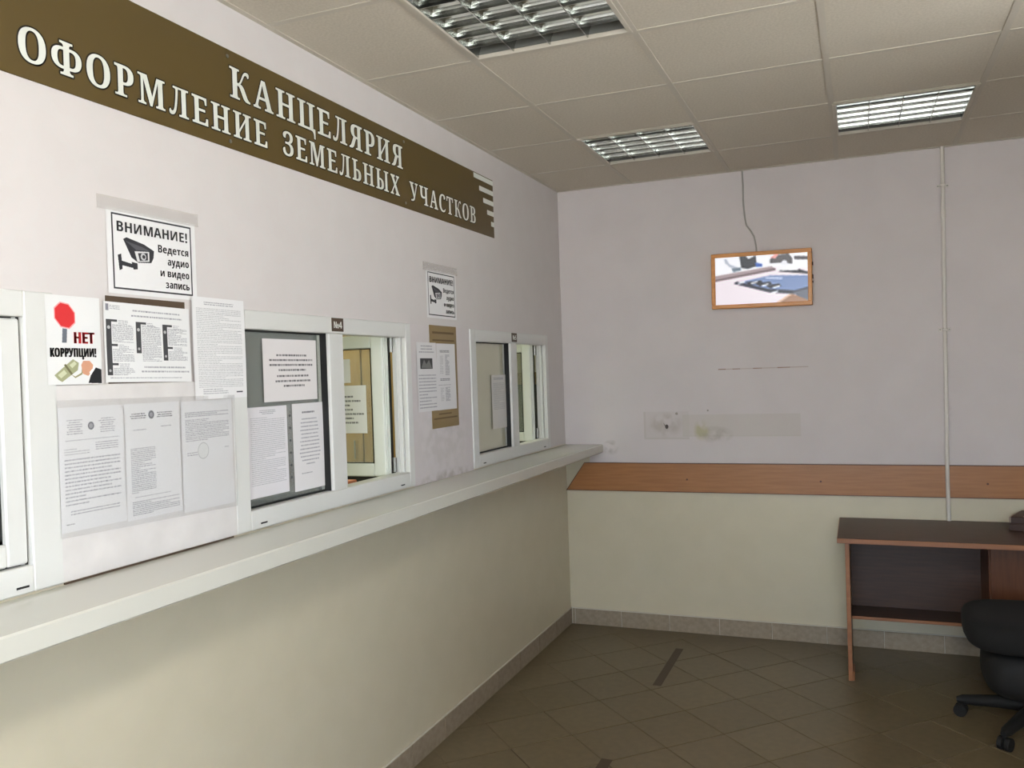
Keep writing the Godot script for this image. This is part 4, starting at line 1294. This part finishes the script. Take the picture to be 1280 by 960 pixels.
	disc(img, Vector2(200, 62), 12, Color(0.52, 0.52, 0.55))
	lines(img, 40, 166, 50, 80, 11, 6, dark, rng, 1.0, true, 0.2)
	lines(img, 236, 370, 50, 80, 11, 6, dark, rng, 1.0, true, 0.2)
	lines(img, 60, 160, 134, 142, 12, 5, grey, rng)
	lines(img, 270, 350, 124, 132, 12, 5, grey, rng)
	lines(img, 38, 222, 230, 470, 9.5, 5, grey, rng, 0.6)
	lines(img, 60, 330, 482, 490, 12, 5, Color(0.6, 0.6, 0.62), rng)
	lines(img, 38, 396, 506, 580, 9.5, 5, grey, rng, 0.7)
	wall_sheet("office_letter", "letter with a dark crest and a narrow column of text on white board", "letter", "letters on the white board", 3.584, 3.392, 1.278, 1.582, img, 0.0085, 0.0012, 16)
	img = blank(420, 600)
	lines(img, 30, 390, 60, 90, 10, 6, grey, rng, 1.0)
	lines(img, 30, 390, 100, 226, 9.5, 5, grey, rng, 0.5)
	for rr in [46, 42]:
		disc(img, Vector2(170, 278), rr, Color(0.66, 0.67, 0.66) if rr == 46 else Color(0.85, 0.85, 0.84))
	lines(img, 40, 120, 280, 300, 12, 5, grey, rng)
	lines(img, 350, 390, 268, 276, 12, 5, grey, rng)
	wall_sheet("office_letter", "letter with a short paragraph and round stamp on white board", "letter", "letters on the white board", 3.386, 3.176, 1.268, 1.580, img, 0.0085, 0.0012, 17)
	var film := put("clear_film", sheet(Vector3(0.0125, 1.60, 3.784), Vector3(0.0125, 1.592, 3.163), Vector3(0.0125, 1.255, 3.168), Vector3(0.0125, 1.272, 3.784), Vector3.RIGHT, 0.0006, 21), M.film)
	tag(film, "clear plastic film stretched over the three letters", "film")
	# schedule: two pages beside the last window
	img = blank(360, 600, Color(0.84, 0.835, 0.835))
	lines(img, 40, 320, 26, 110, 26, 10, grey, rng, 1.0, true, 0.3)
	img.fill_rect(Rect2i(60, 138, 220, 92), Color(0.22, 0.22, 0.22))
	poly(img, [Vector2(80, 220), Vector2(130, 150), Vector2(170, 190), Vector2(220, 150), Vector2(270, 226)], Color(0.45, 0.45, 0.44))
	lines(img, 26, 340, 280, 570, 28, 10, grey, rng)
	wall_sheet("schedule_sheet", "white sheet with a dark picture beside the window next to corner", "sheet", "", 1.986, 1.803, 1.474, 1.778, img, 0.0055, 0.0012, 18)
	img = blank(360, 600, Color(0.84, 0.835, 0.835))
	lines(img, 60, 240, 60, 82, 12, 7, dark, rng, 1.0, true)
	lines(img, 60, 120, 110, 280, 14, 6, Color(0.6, 0.6, 0.6), rng)
	lines(img, 160, 240, 100, 290, 10, 6, grey, rng)
	lines(img, 60, 240, 316, 338, 12, 7, dark, rng, 1.0, true)
	lines(img, 20, 300, 372, 380, 12, 5, grey, rng)
	lines(img, 60, 120, 400, 520, 14, 6, Color(0.6, 0.6, 0.6), rng)
	lines(img, 150, 240, 396, 530, 10, 6, grey, rng)
	wall_sheet("timetable_sheet", "white timetable sheet of two columns over the tan plate", "sheet", "", 1.801, 1.607, 1.473, 1.776, img, 0.0055, 0.0012, 19)
	# notices behind the fixed pane of window 4
	img = blank(420, 460, Color(0.87, 0.85, 0.845))
	for q in [[100, 340, 112], [46, 384, 148], [46, 384, 184], [114, 330, 222], [100, 350, 266], [88, 364, 304], [150, 316, 340]]:
		lines(img, q[0], q[1], q[2], q[2] + 18, 30, 14, Color(0.20, 0.19, 0.20), rng, 1.0, true)
	glass_sheet("glass_notice", "white notice with seven bold centred lines on glass of window number 4", -0.0295, 2.973, 2.676, 1.770, 1.561, img, 31)
	img = blank(420, 600, Color(0.86, 0.85, 0.86))
	lines(img, 120, 300, 22, 50, 11, 5, grey, rng, 1.0, true, 0.4)
	lines(img, 30, 390, 70, 520, 13, 5, Color(0.60, 0.60, 0.62), rng)
	glass_sheet("sleeve_sheet", "sheet of dense small print in clear sleeve below bold notice, window number 4", -0.0295, 3.060, 2.856, 1.547, 1.255, img, 32)
	img = blank(420, 600, Color(0.86, 0.85, 0.85))
	lines(img, 130, 300, 56, 74, 14, 12, dark, rng, 1.0, true)
	lines(img, 80, 370, 104, 440, 26, 9, grey, rng, 0.5, true, 0.3)
	lines(img, 100, 380, 480, 490, 14, 7, grey, rng)
	glass_sheet("sleeve_sheet", "sheet of centred lines in punched clear sleeve below bold notice, window number 4", -0.0295, 2.826, 2.648, 1.549, 1.247, img, 33)
	var pm := put("sleeve_margin", box(Vector3(-0.0295, 1.247, 2.828), Vector3(-0.0288, 1.55, 2.854)), M.film)
	tag(pm, "clear punched margin of a plastic sleeve between two sheets", "sleeve")
	for k in 6:
		put("punched_hole", tube([Vector3(-0.0288, 1.30 + 0.042 * k, 2.841), Vector3(-0.0284, 1.30 + 0.042 * k, 2.841)], 0.0045, 10), M.grey_dark, pm)
	# sheet behind the fixed pane of the last window
	img = blank(360, 600, Color(0.80, 0.79, 0.77))
	lines(img, 60, 300, 30, 60, 14, 8, grey, rng, 1.0, true)
	lines(img, 40, 320, 90, 400, 16, 7, Color(0.6, 0.6, 0.6), rng)
	glass_sheet("glass_sheet", "white printed sheet on the olive pane of the corner window", -0.0295, 1.105, 0.912, 1.624, 1.337, img, 34)
	# notices on the open sash of window 4
	img = blank(420, 330, Color(0.88, 0.88, 0.87))
	for k in 8:
		lines(img, 60, [330, 380, 300, 320, 400, 330, 360, 260][k], 70 + 30 * k, 84 + 30 * k, 30, 12, Color(0.2, 0.2, 0.2), rng, 1.0, true)
	var zf: float = WIN[1] - 1.13 + 0.045 + 0.072 + 0.0008
	var o := put("sash_notice", sheet(Vector3(-0.44, 1.600, zf), Vector3(-0.150, 1.600, zf), Vector3(-0.150, 1.398, zf), Vector3(-0.44, 1.398, zf), Vector3.BACK, 0.0004, 35), image_mat(img))
	tag(o, "white notice with bold lines on the open sash of window number 4", "notice")
	o = put("sash_slip", sheet(Vector3(-0.40, 1.712, zf), Vector3(-0.224, 1.712, zf), Vector3(-0.224, 1.612, zf), Vector3(-0.40, 1.612, zf), Vector3.BACK, 0.0004, 36), image_mat(blank(64, 48, Color(0.88, 0.88, 0.88))))
	tag(o, "small blank white slip above the notice on the open sash", "paper")

func glass_sheet(called: String, label: String, x: float, z0: float, z1: float, y1: float, y0: float, img: Image, seed_: int) -> void:
	var o := put(called, sheet(Vector3(x, y1, z0), Vector3(x, y1, z1), Vector3(x, y0, z1), Vector3(x, y0, z0), Vector3.RIGHT, 0.0008, seed_), image_mat(img))
	tag(o, label, "sheet" if called != "glass_notice" else "notice")

func build_low_cabinets() -> void:
	# a row of chest-high cupboards between the desk corner and the daylight window, to the right of the view
	for k in 2:
		var c := thing("low_cabinet", ["chest-high brown cupboard next to the end of the right wall", "chest-high brown cupboard at the free end of its row"][k], "cupboard", Vector3(3.3, 0.0, 2.56 + 0.7 * k), "row of low cupboards")
		put("body", box(Vector3(0.02, 0.0, -0.345), Vector3(0.42, 1.44, 0.345), 0.002), M.desk_front, c)
		put("top_board", box(Vector3(0.0, 1.44, -0.347), Vector3(0.42, 1.465, 0.347), 0.003), M.desk, c)
		for sg in [-1.0, 1.0]:
			var d := put("door", box(Vector3(0.003, 0.07, 0.004 * sg), Vector3(0.02, 1.435, 0.34 * sg), 0.002), M.desk_front, c)
			put("handle", tube([Vector3(-0.015, 0.62, 0.04 * sg), Vector3(-0.015, 0.74, 0.04 * sg)], 0.005), M.metal, d)
